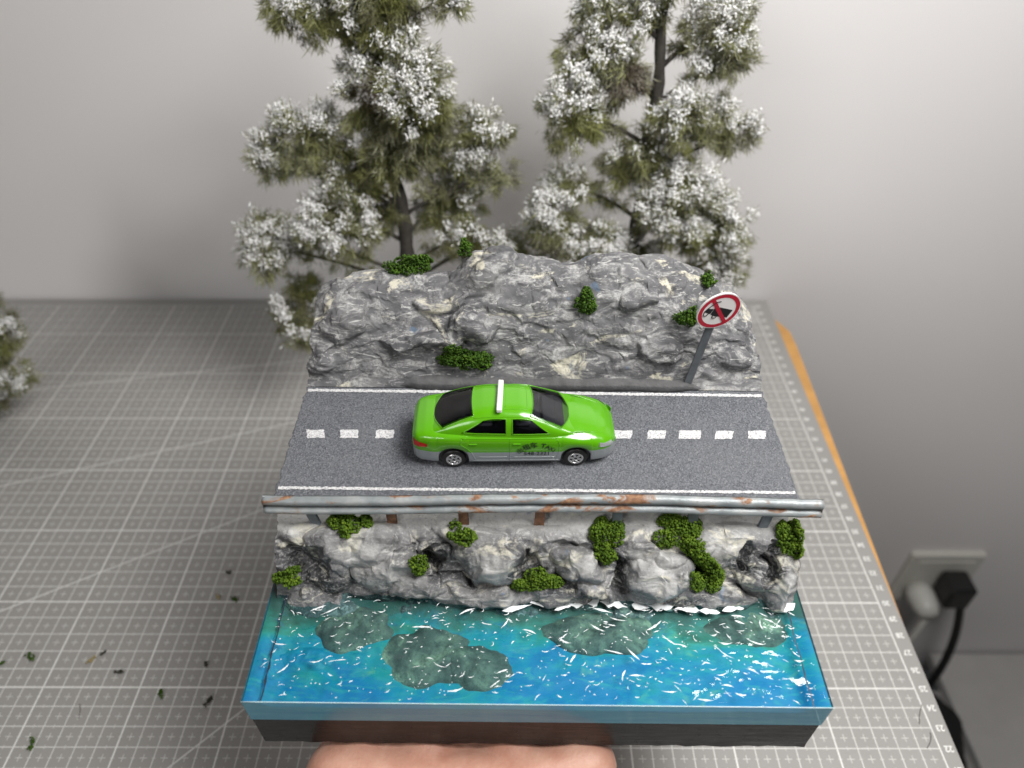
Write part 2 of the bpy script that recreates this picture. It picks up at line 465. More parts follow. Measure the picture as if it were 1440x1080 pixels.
# ------------------------------------------------------------------ the room: wall, floor, desk, cutting mat
WALL_Y = 53.4
def wall_mat():
    t = NT('white_wall_paint')
    col = t.mix(t.ramp(t.noise(.035, 3), [(.35, 0.), (.7, .5)]), (.80, .785, .785), (.77, .755, .75))
    sp = t.voro(.06, c=t.mapped((1, 1, 1), loc=(13, 0, 4)))
    col = t.mix(t.ramp(sp, [(.012, .75), (.03, 0.)]), col, (.25, .22, .19))
    t.set(Base_Color=col, Roughness=.62, Normal=t.bump(t.noise(2.2, 4), .15, .05)); return t.m
struct(MB().box((10, WALL_Y + 5, 45), (360, 10, 222)).build('wall', wall_mat()), 'plain white painted wall behind the desk')
M_FLOOR = plain('pale_floor', (.30, .29, .28), .5, var=.08, scale=.1)
struct(MB().box((10, -5, -63), (360, 106.7, 2)).build('floor', M_FLOOR), 'pale floor far below the desk')
desk = empty('desk', (-30, 25, -62))
M_WOOD = plain('orange_wood', (.62, .33, .10), .45, var=.15, scale=.6)
deskpts = [(-85, -22), (20.0, -22), (19.9, -15), (23.12, 47.0), (23.1, 49.0), (22.4, 50.5), (21.2, 51.2), (-85, 51.2)]
MB().poly([(x + 30, y - 25, 61.685) for x, y in deskpts], (0, 0, -2.4)).build('desk_top', M_WOOD, desk)
for sx, sy in ((-80, -16), (14, -16), (-80, 45), (14, 45)):
    MB().box((sx + 30, sy - 25, 29.64), (4, 4, 59.2)).build('leg', M_WOOD, desk)
tag(desk, 'desk with an orange wood edge showing beside the grey cutting mat', 'desk')

GX, GY = 20.745, 15.121 - 22                # a grid line of the mat lies on GX - n and GY + n
def mat_mat():
    t = NT('grey_cutting_mat')
    xyz = t.xyz(); X, Y = xyz[0], xyz[1]
    def per(v, off, period):                # distance to the nearest multiple
        a = t.math('ADD', t.math('DIVIDE', t.math('SUBTRACT', v, off), period), 1000.5)
        return t.math('MULTIPLY', t.math('ABSOLUTE', t.math('SUBTRACT', t.math('FRACT', a), .5)), period)
    def line(d, w): return t.math('LESS_THAN', d, w / 2)
    x1, y1, x5, y5 = per(X, GX, 1.), per(Y, GY, 1.), per(X, GX, 5.), per(Y, GY, 5.)
    xh, yh = per(X, GX + .5, 1.), per(Y, GY + .5, 1.)
    thin = t.math('MAXIMUM', line(x1, .055), line(y1, .055))
    bold = t.math('MAXIMUM', line(x5, .085), line(y5, .085))
    cross = t.math('MAXIMUM', t.math('MULTIPLY', line(xh, .04), line(yh, .36)), t.math('MULTIPLY', line(yh, .04), line(xh, .36)))
    tick = t.math('MAXIMUM', t.math('MULTIPLY', line(xh, .035), line(y1, .20)), t.math('MULTIPLY', line(yh, .035), line(x1, .20)))
    inside = t.math('MULTIPLY', t.math('LESS_THAN', X, GX + .03), t.math('LESS_THAN', Y, 52.2))
    k = t.math('MAXIMUM', t.math('MULTIPLY', thin, .72), t.math('MULTIPLY', bold, .95))
    k = t.math('MAXIMUM', k, t.math('MULTIPLY', t.math('MAXIMUM', cross, tick), .6))
    for (ax, ay), (bx, by) in (((-28.8, 22.5), (-15.73, 29.9)), ((-16.4, 14.17), (-13.74, 16.82)), ((-33.6, 31.7), (-17.3, 37.2)), ((-36.4, 41.2), (-21.3, 43.9))):
        L = math.hypot(bx - ax, by - ay); nx, ny = -(by - ay) / L, (bx - ax) / L
        d = t.math('ABSOLUTE', t.math('ADD', t.math('ADD', t.math('MULTIPLY', X, nx), t.math('MULTIPLY', Y, ny)), -(nx * ax + ny * ay)))
        k = t.math('MAXIMUM', k, t.math('MULTIPLY', line(d, .09), .72))
    k = t.math('MULTIPLY', k, inside)
    k = t.math('MULTIPLY', k, t.ramp(t.noise(1.3, 4, .7), [(.25, .72), (.55, 1.)]))
    col = t.ramp(t.noise(.12, 4, .6), [(.3, (.285, .278, .265)), (.7, (.325, .318, .305))])
    col = t.mix(t.ramp(t.noise(1.1, 5, .75), [(.62, 0.), (.72, .22)]), col, (.22, .20, .16))
    col = t.mix(t.ramp(t.noise(6, 3, .8, c=t.mapped(loc=(5, 5, 0))), [(.69, 0.), (.73, .5)]), col, (.16, .15, .12))
    t.set(Base_Color=t.mix(k, col, (.74, .74, .72)), Roughness=.42, Normal=t.bump(t.noise(25, 3), .2, .01))
    return t.m
M_MAT = mat_mat()
mat_o = MB().poly([(-69, -7.5, -.30), (21.15, -7.5, -.30), (22.15, 53.1, -.30), (-69, 53.1, -.30)], (0, 0, .30)).build('cutting_mat', M_MAT)
tag(mat_o, 'large grey self-healing cutting mat with white one-centimetre grid', 'cutting mat')
M_PRINT = plain('white_print', (.74, .74, .72), .6)
def text_mesh(s, size, align='CENTER', bold=0.0):
    cu = bpy.data.curves.new('text', 'FONT'); cu.body = s; cu.size = size * CM; cu.align_x = align; cu.align_y = 'CENTER'
    cu.resolution_u = 3; cu.offset = bold * CM
    o = bpy.data.objects.new('text', cu); COL.objects.link(o)
    dg = bpy.context.evaluated_depsgraph_get(); dg.update()
    me = bpy.data.meshes.new_from_object(o.evaluated_get(dg))
    V = np.array([v.co[:] for v in me.vertices]).reshape(-1, 3) / CM
    F = [tuple(p.vertices) for p in me.polygons]
    bpy.data.objects.remove(o); bpy.data.meshes.remove(me); bpy.data.curves.remove(cu)
    return V, F
for i in range(20, 60):
    V, F = text_mesh(str(i), .42, 'CENTER', .012)
    V = V * [-1, -1, 1] + [GX + .42, GY + i, .006]
    o = mk('ruler_number', V, F, M_PRINT, mat_o)

# ------------------------------------------------------------------ the diorama: base, body, riverbed, water, banks, cliff, road
dio = d_empty('diorama', (0, 0, 0))
tag(dio, 'handmade square diorama of a cliff road above clear blue water, held over the mat', 'diorama')
W2, BZ = 9.3, -3.22
YB = 14.85
def rough_box(name, x0, x1, y0, y1, z0, z1, mat, amp, seed):
    nx, ny, nz = 60, 40, 8
    V, F = [], []
    def sheet(P, flip):
        n0 = sum(len(a) for a in V); nu, nv = P.shape[:2]
        V.append(P.reshape(-1, 3)); F.append(grid_faces(nu, nv, flip) + n0)
    X = np.linspace(x0, x1, nx); Y = np.linspace(y0, y1, ny); Z = np.linspace(z0, z1, nz)
    for z, fl in ((z0, True), (z1, False)): sheet(V3(X[:, None], Y[None], z), fl)
    for y, fl in ((y0, False), (y1, True)): sheet(V3(X[:, None], y, Z[None]), fl)
    for x, fl in ((x0, True), (x1, False)): sheet(V3(x, Y[:, None], Z[None]), fl)
    V = np.vstack(V); F = np.vstack(F)
    low = np.clip((z0 + .35 - V[:, 2]) / .35, 0, 1)[:, None]
    N = np.stack([perlin(V * 1.8 + seed), perlin(V * 1.8 + seed + 50), perlin(V * 3.2 + seed + 90)], 1)
    V = V + N * amp * (.15 + low)
    return mk(name, V, F, mat, dio, True)
bb = rough_box('base', -W2 + .04, W2 - .04, .03, YB, BZ, -1.36, M_BLACK, .045, 3.)
MB().box((0, 10.4, .78), (17.9, 8.6, 4.2)).build('foam_core', M_BLACK, dio)
MB().box((0, 4.9, -.9), (17.9, 2.4, .85)).build('foam_core', M_BLACK, dio)

# riverbed (painted sheet under the clear resin)
nx, ny = 240, 90
X = np.linspace(-W2 + .03, W2 - .03, nx)[:, None]; Y = np.linspace(.03, 6.0, ny)[None]
Zb = -.46 + .05 * fbm(V3(X * .7, Y * .9, 1.5), 4) + np.clip(Y - 2.6, 0, 9) ** 1.2 * .22
_e = np.clip((np.abs(X) - 8.2) / 1.05, 0, 1); Zb = Zb + (-.08 - Zb) * _e * _e * (3 - 2 * _e)
mk('riverbed', V3(X, Y, Zb).reshape(-1, 3), grid_faces(nx, ny), M_BED, dio, True)

# rock surface builder: a profile swept across, with boulders and creases pushed out along its normal
def smooth_profile(pts, n):
    pts = np.asarray(pts, float)
    d = np.r_[0, np.cumsum(np.hypot(*np.diff(pts, axis=0).T))]
    a = np.linspace(0, d[-1], n)
    p = np.stack([np.interp(a, d, pts[:, 0]), np.interp(a, d, pts[:, 1])], 1)
    k = np.hanning(15); k /= k.sum()
    for c in (0, 1):
        q = np.r_[np.full(7, p[0, c]), p[:, c], np.full(7, p[-1, c])]
        p[:, c] = np.convolve(q, k, 'valid')
    t = np.gradient(p, axis=0); t /= np.linalg.norm(t, axis=1)[:, None]
    return a, p, np.stack([-t[:, 1], t[:, 0]], 1)     # arc length, points, normal in (y, z)
BLOW = 1.12
def blobs(S, A, P0, lst, seed):
    """lst: (pixel u, v, radius across, radius along, angle, height, flatness)"""
    uv = proj_l(P0.reshape(-1, 3)).reshape(*P0.shape[:2], 2)
    q = V3(S * .9, A * .9, seed)
    wx, wa = .22 * fbm(q, 3), .22 * fbm(q + 31, 3)
    H = np.zeros(S.shape)
    for (u, v, rx, ra, ang, h, fl) in lst:
        k = np.argmin(((uv - [u, v]) ** 2).sum(-1).ravel())
        s0, a0 = S.ravel()[k], A.ravel()[k]
        c, sn = math.cos(math.radians(ang)), math.sin(math.radians(ang))
        ds, da = S + wx - s0, A + wa - a0
        rx, ra = rx * BLOW, ra * BLOW
        e, g = (c * ds + sn * da) / rx, (-sn * ds + c * da) / ra
        r = (np.abs(e) ** fl + np.abs(g) ** fl) ** (1 / fl)
        b = 1.18 * h * np.clip(1 - r ** 2.6, 0, 1) ** .55 * (1 + .22 * e - .30 * g) * (1 + .10 * np.sin(5 * e + 3 * g))
        H = np.maximum(H, b)
    return H

# river bank
NS, NA = 640, 230
a, pr, nr = smooth_profile([(5.98, 2.98), (5.92, 2.55), (5.74, 2.12), (5.15, 1.84), (4.62, 1.40), (4.15, .75), (3.75, .05), (3.45, -.6), (3.2, -1.2), (3.05, -1.7)], NA)
S = np.linspace(-9.02, 9.02, NS)[:, None] * np.ones((1, NA)); A = np.ones((NS, 1)) * a[None]
wob = .22 * fbm(V3(S * .35, 0, 2.2), 3)
fadeA = np.clip(A / .5, 0, 1)
P0 = V3(S, pr[None, :, 0] + wob * fadeA, pr[None, :, 1] + 0 * S)
bank_list = [
    (408, 740, .75, .55, 10, .32, 3), (505, 762, 1.7, .95, -14, .52, 2.6), (470, 800, .7, .8, 20, .30, 2.3), (545, 800, 1.1, .55, -25, .45, 2.5),
    (590, 822, 1.0, .35, -12, .35, 2.4), (640, 748, .75, .40, 25, .42, 2.4), (690, 785, 1.05, .80, 12, .66, 2.7), (612, 775, .45, .40, 0, .25, 2.2),
    (680, 836, 1.5, .35, 0, .30, 3), (755, 748, 1.1, .65, -8, .38, 3), (812, 795, .85, .50, 30, .55, 2.2), (775, 830, .9, .35, 0, .35, 2.4),
    (826, 828, .75, .36, -15, .45, 2.2), (857, 828, .28, .3, 0, .35, 2), (922, 783, 1.0, .30, 10, .52, 2.3), (924, 812, 1.15, .66, -6, .66, 2.6),
    (880, 760, .8, .5, 0, .30, 2.4), (1022, 762, 1.15, .75, -18, .48, 2.5), (1058, 802, .75, .62, 35, .42, 2.2), (1097, 815, .48, 1.0, 8, .50, 2.6),
    (1000, 836, 1.3, .45, 8, .36, 2.4), (960, 838, .9, .35, -14, .32, 2.2), (1080, 758, .7, .55, 0, .35, 2.3), (945, 742, .9, .4, 0, .25, 2.6),
    (490, 868, 1.0, .7, 30, .45, 2.3), (440, 850, .9, .6, 0, .35, 2.2), (580, 866, .9, .5, 0, .3, 2.2), (1070, 875, 1.6, .6, -10, .40, 2.3), (880, 868, 1.2, .5, 0, .35, 2.3), (720, 866, 1.4, .45, 0, .22, 2.3),
]
H = blobs(S, A, P0, bank_list, 4.4)
wx = S + .30 * fbm(V3(S * 1.1, A * 1.1, 7), 3); wa = A + .30 * fbm(V3(S * 1.1, A * 1.1, 27), 3)
f1, f2, idv = worley2(wx * .95, wa * 1.15, 5)
cells = np.clip((f2 - f1) * 1.5, 0, 1) ** .8 * (.02 + .13 * idv)
H = np.maximum(H, cells) + .10 * cells
uvb = proj_l(P0.reshape(-1, 3)).reshape(*P0.shape[:2], 2)
_jx, _ja = wx + .10 * fbm(V3(S * 3, A * 3, 5), 3), wa + .10 * fbm(V3(S * 3, A * 3, 15), 3)
def ell(u, v, rx, ra, ang=0.):
    k = np.argmin(((uvb - [u, v]) ** 2).sum(-1).ravel()); s0, a0 = S.ravel()[k], A.ravel()[k]
    c_, n_ = math.cos(math.radians(ang)), math.sin(math.radians(ang))
    ds, da = _jx - s0, _ja - a0
    return np.hypot((c_ * ds + n_ * da) / rx, (-n_ * ds + c_ * da) / ra)
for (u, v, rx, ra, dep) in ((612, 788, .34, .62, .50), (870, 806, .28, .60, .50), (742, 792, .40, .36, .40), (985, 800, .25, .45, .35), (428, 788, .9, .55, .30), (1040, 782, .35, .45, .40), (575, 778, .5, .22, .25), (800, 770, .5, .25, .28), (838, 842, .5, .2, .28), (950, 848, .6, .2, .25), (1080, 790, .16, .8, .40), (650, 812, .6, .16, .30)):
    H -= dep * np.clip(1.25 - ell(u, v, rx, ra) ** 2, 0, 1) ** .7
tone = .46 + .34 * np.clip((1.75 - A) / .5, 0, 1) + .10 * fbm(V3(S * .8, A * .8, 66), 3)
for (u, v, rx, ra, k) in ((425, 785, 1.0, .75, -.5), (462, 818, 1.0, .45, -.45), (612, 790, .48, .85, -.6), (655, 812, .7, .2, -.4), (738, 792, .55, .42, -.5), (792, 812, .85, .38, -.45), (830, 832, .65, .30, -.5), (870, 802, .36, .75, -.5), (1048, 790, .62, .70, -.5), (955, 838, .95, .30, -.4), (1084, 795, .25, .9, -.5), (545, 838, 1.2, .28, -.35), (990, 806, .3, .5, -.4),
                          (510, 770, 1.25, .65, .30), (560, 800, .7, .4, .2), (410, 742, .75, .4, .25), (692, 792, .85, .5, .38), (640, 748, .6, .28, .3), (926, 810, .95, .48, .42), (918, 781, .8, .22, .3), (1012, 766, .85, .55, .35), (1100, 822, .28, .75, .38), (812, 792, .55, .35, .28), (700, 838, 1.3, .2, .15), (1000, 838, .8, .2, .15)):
    tone += k * np.clip(1.3 - ell(u, v, rx, ra), 0, 1)  # crevices darkened: their shade and black paint both put into the tone
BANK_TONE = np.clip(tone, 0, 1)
H += .05 * ridged(V3(wx * .6, wa * .8, 3), 2) + .085 * crumple(S, A * 1.2, 41)
H += .022 * fbm(V3(wx * 1.6 + .6 * wa, wa * 2.6, 9), 4) + .010 * ridged(V3(wx * 2.5 + 2 * wa, wa * 6, 2), 3)
H *= .10 + .90 * np.clip((A - 1.25) / .5, 0, 1)
sl = .20 * fbm(V3(S * 1.4, A * 1.4, 77), 3) * np.clip(A / .9, 0, 1)      # sideways drag makes small overhangs
P = V3(np.clip(S + sl, -9.06, 9.06), P0[..., 1] + nr[None, :, 0] * -H * -1, P0[..., 2] + nr[None, :, 1] * H)
if nr[NA // 2, 0] > 0: P[..., 1] = P0[..., 1] - nr[None, :, 0] * H; P[..., 2] = P0[..., 2] - nr[None, :, 1] * H
P[..., 2] -= np.clip(A - a[-1] * .55, 0, 9) * .10
BANK_P = P
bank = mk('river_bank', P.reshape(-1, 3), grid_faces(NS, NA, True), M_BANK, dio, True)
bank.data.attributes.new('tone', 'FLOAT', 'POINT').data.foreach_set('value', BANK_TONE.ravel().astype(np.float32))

# cliff above the road
a, pr, nr = smooth_profile([(11.15, 3.02), (11.35, 3.3), (11.58, 3.75), (11.95, 4.7), (12.6, 5.7), (13.3, 6.35), (14.0, 6.62), (14.55, 6.4), (14.8, 5.4), (14.85, 3.0), (14.85, -.9)], 330)
crest_px = [(437, 445), (446, 412), (460, 400), (500, 390), (540, 380), (600, 387), (640, 387), (660, 362), (690, 352), (740, 360), (800, 377), (830, 362), (860, 358), (905, 362), (950, 366), (985, 385), (1010, 400), (1040, 418), (1062, 450)]
cr = np.array([lpix(u, v, 1, 13.7)[[0, 2]] for u, v in crest_px])
NS, NA = 620, 330
S = np.linspace(-8.98, 8.98, NS)[:, None] * np.ones((1, NA)); A = np.ones((NS, 1)) * a[None]
cz = np.interp(np.linspace(-8.98, 8.98, NS), cr[:, 0] * (8.98 / 8.75), cr[:, 1])
cz = np.convolve(np.r_[np.full(14, cz[0]), cz, np.full(14, cz[-1])], np.ones(29) / 29, 'valid')
fac = ((cz - .22 - 3.02) / (6.62 - 3.02))[:, None]
z0 = pr[None, :, 1]
P0 = V3(S, pr[None, :, 0] + 0 * S, np.where(z0 > 3.02, 3.02 + (z0 - 3.02) * fac, z0))
cliff_list = [
    (690, 372, .95, .55, 40, .30, 2.4), (735, 430, .75, 1.3, -18, .50, 2.4), (655, 462, 1.2, .55, -8, .55, 2.6), (590, 474, 1.3, .32, 5, .45, 2.3),
    (560, 398, 1.1, .45, 0, .36, 2.4), (505, 405, .9, .5, 15, .32, 2.4), (480, 450, .9, .9, 30, .30, 2.3), (500, 495, 1.0, .4, 0, .32, 2.2),
    (860, 390, 1.1, .5, -10, .42, 2.6), (945, 392, 1.2, .6, -12, .42, 2.5), (905, 458, .65, .30, -10, .36, 2.2), (785, 482, .9, .45, 0, .40, 2.4),
    (790, 415, 1.0, .8, 20, .35, 2.5), (850, 440, .8, .35, -12, .32, 2.3), (900, 420, .8, .3, 10, .3, 2.3), (1030, 460, .7, .7, 0, .35, 2.3), (1040, 505, .6, .4, 0, .28, 2.3),
    (850, 490, 1.1, .35, 5, .32, 2.3), (930, 490, 1.0, .35, -6, .32, 2.3), (730, 500, .8, .3, 0, .32, 2.3), (620, 430, 1.0, .35, -8, .30, 2.4), (450, 505, .5, .8, 0, .25, 2.3),
]
H = blobs(S, A, P0, cliff_list, 8.8)
wx = S + .5 * fbm(V3(S * .7, A * .7, 17), 4); wa = A + .5 * fbm(V3(S * .7, A * .7, 37), 4)
f1, f2, idv = worley2(wx * .7, wa * 1.0, 15)
cells = np.clip((f2 - f1) * 1.3, 0, 1) ** .8 * (.02 + .09 * idv)
H = np.maximum(H, cells) + .2 * cells
ridge = ridged(V3(wx * .8 + .5 * wa, wa * 1.15, 6), 5)
H += .012 * ridge + .020 * fbm(V3(wx * .9, wa * 2.4 + .5 * wx, 12), 4) + .008 * ridged(V3(wx * 3 + 2.5 * wa, wa * 6, 21), 3)
led = fbm(V3(wx * .45, wa * 1.9, 71), 3)
H += .05 * np.clip(led * 2.2, -1, 1) + .06 * crumple(S * .55, A * .62, 43)          # ledges dragged along by the knife
endf = np.clip((A[0, -1] - A) / 2.0, 0, 1)
H *= np.clip((A - .25) / .55, .06, 1) * (.25 + .75 * endf)
sl = .22 * fbm(V3(S * 1.3, A * 1.3, 57), 3) * np.clip(A / .8, 0, 1)
inset = .30 * np.clip((A - 1.2) / 2.5, 0, 1) * np.sign(S) * np.clip((np.abs(S) - 7.4) / 1.6, 0, 1) ** 2
sg = -1 if nr[60, 0] > 0 else 1
P = V3(np.clip(S + sl, -9.0, 9.0) - inset, P0[..., 1] + sg * nr[None, :, 0] * H, P0[..., 2] + sg * nr[None, :, 1] * H)
CLIFF_P = P
cliff = mk('cliff', P.reshape(-1, 3), grid_faces(NS, NA, True), M_CLIFF, dio, True)
for k, nm in ((0, 'left'), (-1, 'right')):          # the cut sides of bank and cliff
    for PP, b0 in ((CLIFF_P, 2.93), (BANK_P, -1.3)):
        edge = PP[k, ::3]; n = len(edge)
        low = edge.copy(); low[:, 2] = np.minimum(edge[:, 2], b0)
        V = np.stack([edge, low], 1).reshape(-1, 3)
        mk('cut_side', V, grid_faces(n, 2, k == 0), M_CLIFF if PP is CLIFF_P else M_BANK, dio)

# low kerb ledge at the foot of the cliff
xs = np.linspace(-5.4, 6.6, 120)
prof = np.array([(11.5, 3.0), (11.03, 3.0), (11.0, 3.34), (11.05, 3.41), (11.5, 3.46)])
V = np.array([[(x, y + .05 * perlin(np.array([x * .9, y, 3.])) + .25 * max(0, .8 - min(x + 5.4, 6.6 - x)), 3.0 + (z - 3.0) * min(1, .25 + 1.2 * min(x + 5.4, 6.6 - x)) + .05 * perlin(np.array([x * 1.3, z * 3, 8.]))) for y, z in prof] for x in xs])
mk('kerb', V.reshape(-1, 3), grid_faces(len(xs), len(prof), True), plain('grey_kerb', (.085, .085, .087), .75, var=.35, scale=2, bump=.05), dio, True)

# road slab with torn edges
RZ = 3.07
nx, ny = 400, 120
X = np.linspace(-9.0, 9.0, nx)[:, None]; Y = np.linspace(5.67, 11.12, ny)[None]
PX = X + .06 * np.sign(X) * np.clip(np.abs(X) - 8.7, 0, 1) / .3 * fbm(V3(0, Y * 3, np.sign(X)), 3)
PY = Y - .03 * np.clip(5.9 - Y, 0, 1) / .23 * fbm(V3(X * 3, 0, 4), 3)
PZ = RZ + .006 * fbm(V3(X * 6, Y * 6, 1), 3) + .012 * fbm(V3(X * .4, Y * .5, 1), 2)
top = V3(PX, PY, PZ).reshape(-1, 3)
F = grid_faces(nx, ny)
i, j = np.arange(nx), np.arange(ny)
loop = np.r_[i * ny, (nx - 1) * ny + j[1:], i[::-1][1:] * ny + ny - 1, j[::-1][1:-1]]
low = top[loop] - [0, 0, .12]; n0 = len(top); nl = len(loop)
Fs = np.stack([loop, n0 + np.arange(nl), n0 + (np.arange(nl) + 1) % nl, np.roll(loop, -1)], 1)
road = mk('road', np.vstack([top, low]), np.vstack([F, Fs]), M_ASPH, dio)
def marking(name, outline, seed):
    pts = []
    for k in range(len(outline)):
        p, q = np.array(outline[k]), np.array(outline[(k + 1) % len(outline)])
        m = max(2, int(np.linalg.norm(q - p) / .06))
        for t in np.arange(m) / m:
            c = p + (q - p) * t
            pts.append((c[0] + .012 * random.gauss(0, 1), c[1] + .012 * random.gauss(0, 1), RZ + .016))
    return MB().poly(pts, (0, 0, .006)).build(name, M_PAINT, road)
for u, skew, extra in ((444, .06, 0), (491, .03, 0), (541, .01, 0), (876, -.05, 0), (923, -.05, 0), (970, -.05, .12), (1018, -.08, 0), (1064, -.06, 0)):
    c = lpix(u, 610.5 + (u - 444) * .0025, 2, RZ)
    w, h = .33 + extra * .6, .21
    marking('lane_dash', [(c[0] - w - skew, c[1] + h), (c[0] - w + skew, c[1] - h), (c[0] + w + skew, c[1] - h + .01), (c[0] + w - skew, c[1] + h)][::1], u)
MARK_Z = 0
for yl, yr, w in ((10.92, 10.86, .075), (6.04, 6.06, .058)):
    marking('edge_line', [(-8.92, yl - w), (8.9, yr - w), (8.9, yr + w), (-8.92, yl + w)], yl)

# submerged boulders
def sub_mat():
    t = NT('submerged_rock_paint')
    col = t.ramp(t.noise(.9, 6, .65, .5), [(.32, (.055, .062, .056)), (.47, (.115, .128, .112)), (.58, (.21, .23, .18)), (.70, (.52, .54, .38))])
    g = t.noise(8, 5, .75); col = t.mix(t.ramp(g, [(.52, 0.), (.66, .6)]), col, (.05, .06, .055))
    t.set(Base_Color=col, Roughness=.7, Normal=t.bump(g, .6, .08)); return t.m
M_SUB = sub_mat()
def dome(name, u, v, rx, ry, h, seed, zb=-.58, mat=M_SUB, tall=1.0):
    c = lpix(u, v, 2, -.42)
    n, m = 64, 26
    th = np.linspace(0, 2 * math.pi, n)[:, None]; r = np.linspace(0, 1, m)[None]
    k = 1 + .22 * fbm(V3(np.cos(th) * 1.3, np.sin(th) * 1.3, seed), 3)
    x, y = r * rx * k * np.cos(th), r * ry * k * np.sin(th)
    h = h * .50
    z = h * np.sqrt(np.clip(1 - r ** 2.4, 0, 1))
    q = V3(x * 1.2, y * 1.2, seed)
    z = z * (1 + .35 * fbm(q, 3)) + .04 * ridged(q * 1.7, 3) * (1 - r ** 4)
    return mk(name, V3(np.clip(c[0] + x, -9.15, 9.15), c[1] + y, zb + z).reshape(-1, 3), grid_faces(n, m, True), mat, dio, True)
dome('submerged_boulder', 608, 922, 1.65, 1.10, .60, 2.)
dome('submerged_boulder', 668, 938, 1.30, .80, .66, 5.)
dome('submerged_boulder', 850, 890, 1.95, .85, .80, 9.)
dome('submerged_boulder', 500, 880, 1.35, .95, .70, 13.)
dome('submerged_boulder', 1065, 882, 1.9, .75, .60, 17.)
dome('submerged_boulder', 430, 925, 1.2, .5, .36, 23., mat=M_BED)

# clear resin water: rippled top, blue-coloured sides
nx, ny = 420, 150
X = np.linspace(-W2, W2, nx)[:, None]; Y = np.linspace(0, 6.0, ny)[None]
ed = np.clip(np.minimum(np.minimum(W2 - np.abs(X), Y) / .5, 1), 0, 1)
def water_z(X, Y):
    e = np.clip(np.minimum(np.minimum(W2 - np.abs(X), Y) / .5, 1), 0, 1)
    q = V3(X * .9 + .3 * Y, Y * 1.5, 3.3)
    return e * (.022 * fbm(q, 3) + .009 * ridged(q * 1.3 + 5, 3) - .008)
top = V3(X, Y, water_z(X, Y)).reshape(-1, 3)
F = grid_faces(nx, ny)
i, j = np.arange(nx), np.arange(ny)
loop = np.r_[i * ny, (nx - 1) * ny + j[1:], i[::-1][1:] * ny + ny - 1, j[::-1][1:-1]]
low = top[loop].copy(); low[:, 2] = -1.34; n0 = len(top); nl = len(loop)
Fs = np.stack([loop, n0 + np.arange(nl), n0 + (np.arange(nl) + 1) % nl, np.roll(loop, -1)], 1)
V = np.vstack([top, low, top[loop]])            # the rim keeps its sharp edge
Fs[:, [0, 3]] = n0 + nl + np.stack([np.arange(nl), (np.arange(nl) + 1) % nl], 1)
water = mk('water', V, np.vstack([F, Fs]), [M_RESIN, M_EDGE, M_FLANK], dio, True)
mi = np.zeros(len(water.data.polygons), dtype=np.int32); mi[len(F):] = 1; mi[len(F) + nx - 1:] = 2; water.data.polygons.foreach_set('material_index', mi)
M_RIMW = plain('rim_highlight_line', (.55, .72, .76), .2)  # bevel highlight along the front edge put in as a pale strip
MB().tube([(x_, -.004, .0) for x_ in np.linspace(-W2, W2, 30)], .016, 6).build('rim_highlight', M_RIMW, water, True)
tag_w = 'clear resin water with pale ripples and white flecks'; water['label'] = tag_w
# dark seam lines left by the mould, near both sides of the water
M_SEAM = plain('dark_seam', (.02, .03, .05), .4)
for sx, y1 in ((-1, 3.9), (1, 4.2)):
    ys = np.linspace(.0, y1, 60)
    xs = sx * (W2 - .62 + .05 * ys / 4) + .03 * fbm(V3(ys * 1.5, 0, sx), 3)
    V = []
    for x, y in zip(xs, ys):
        w = .018 + .03 * abs(perlin(np.array([y * 2.2, sx, 4.])))
        z = float(water_z(np.array([x]), np.array([y]))[0]) + .012
        V += [(x - w, y, z), (x + w, y, z)]
    mk('mould_seam', V, grid_faces(60, 2, True), M_SEAM, water)

# foam: small raised strokes of white paint, and a broken white line along the shore
shore_y = np.array([BANK_P[k][np.argmin(np.abs(BANK_P[k, :, 2])), 1] for k in range(BANK_P.shape[0])])
shore_x = BANK_P[:, 0, 0] * 0 + np.linspace(-9.02, 9.02, BANK_P.shape[0])
def stroke(mb, x, y, L, w, ang, bend, rng):
    n = 7
    t = np.linspace(-1, 1, n)
    px = x + L / 2 * (t * math.cos(ang)) - bend * (t ** 2) * math.sin(ang)
    py = y + L / 2 * (t * math.sin(ang)) + bend * (t ** 2) * math.cos(ang)
    ww = w * np.clip(1 - np.abs(t) ** 2.2, .06, 1) * rng.uniform(.35, 1.35, n)
    nx_, ny_ = -math.sin(ang), math.cos(ang)
    up = np.stack([px + nx_ * ww, py + ny_ * ww], 1); dn = np.stack([px - nx_ * ww, py - ny_ * ww], 1)
    allp = np.vstack([up, dn[::-1]])
    allp[:, 0] = np.clip(allp[:, 0], -W2 + .03, W2 - .03); allp[:, 1] = np.clip(allp[:, 1], .04, 9)
    z = water_z(allp[:, 0], allp[:, 1]) + .008
    mid = np.stack([px, py], 1); zm = water_z(px, py) + .008 + .35 * np.minimum(ww, .06)
    V = [(*p, zz) for p, zz in zip(up, z[:n])] + [(*p, zz) for p, zz in zip(mid, zm)] + [(*p, zz) for p, zz in zip(dn, z[n:][::-1])]
    F = [(k, n + k, n + k + 1, k + 1) for k in range(n - 1)] + [(n + k, 2 * n + k, 2 * n + k + 1, n + k + 1) for k in range(n - 1)]
    mb.add(V, F)
mb = MB(); rng = np.random.default_rng(22)
cnt = 0
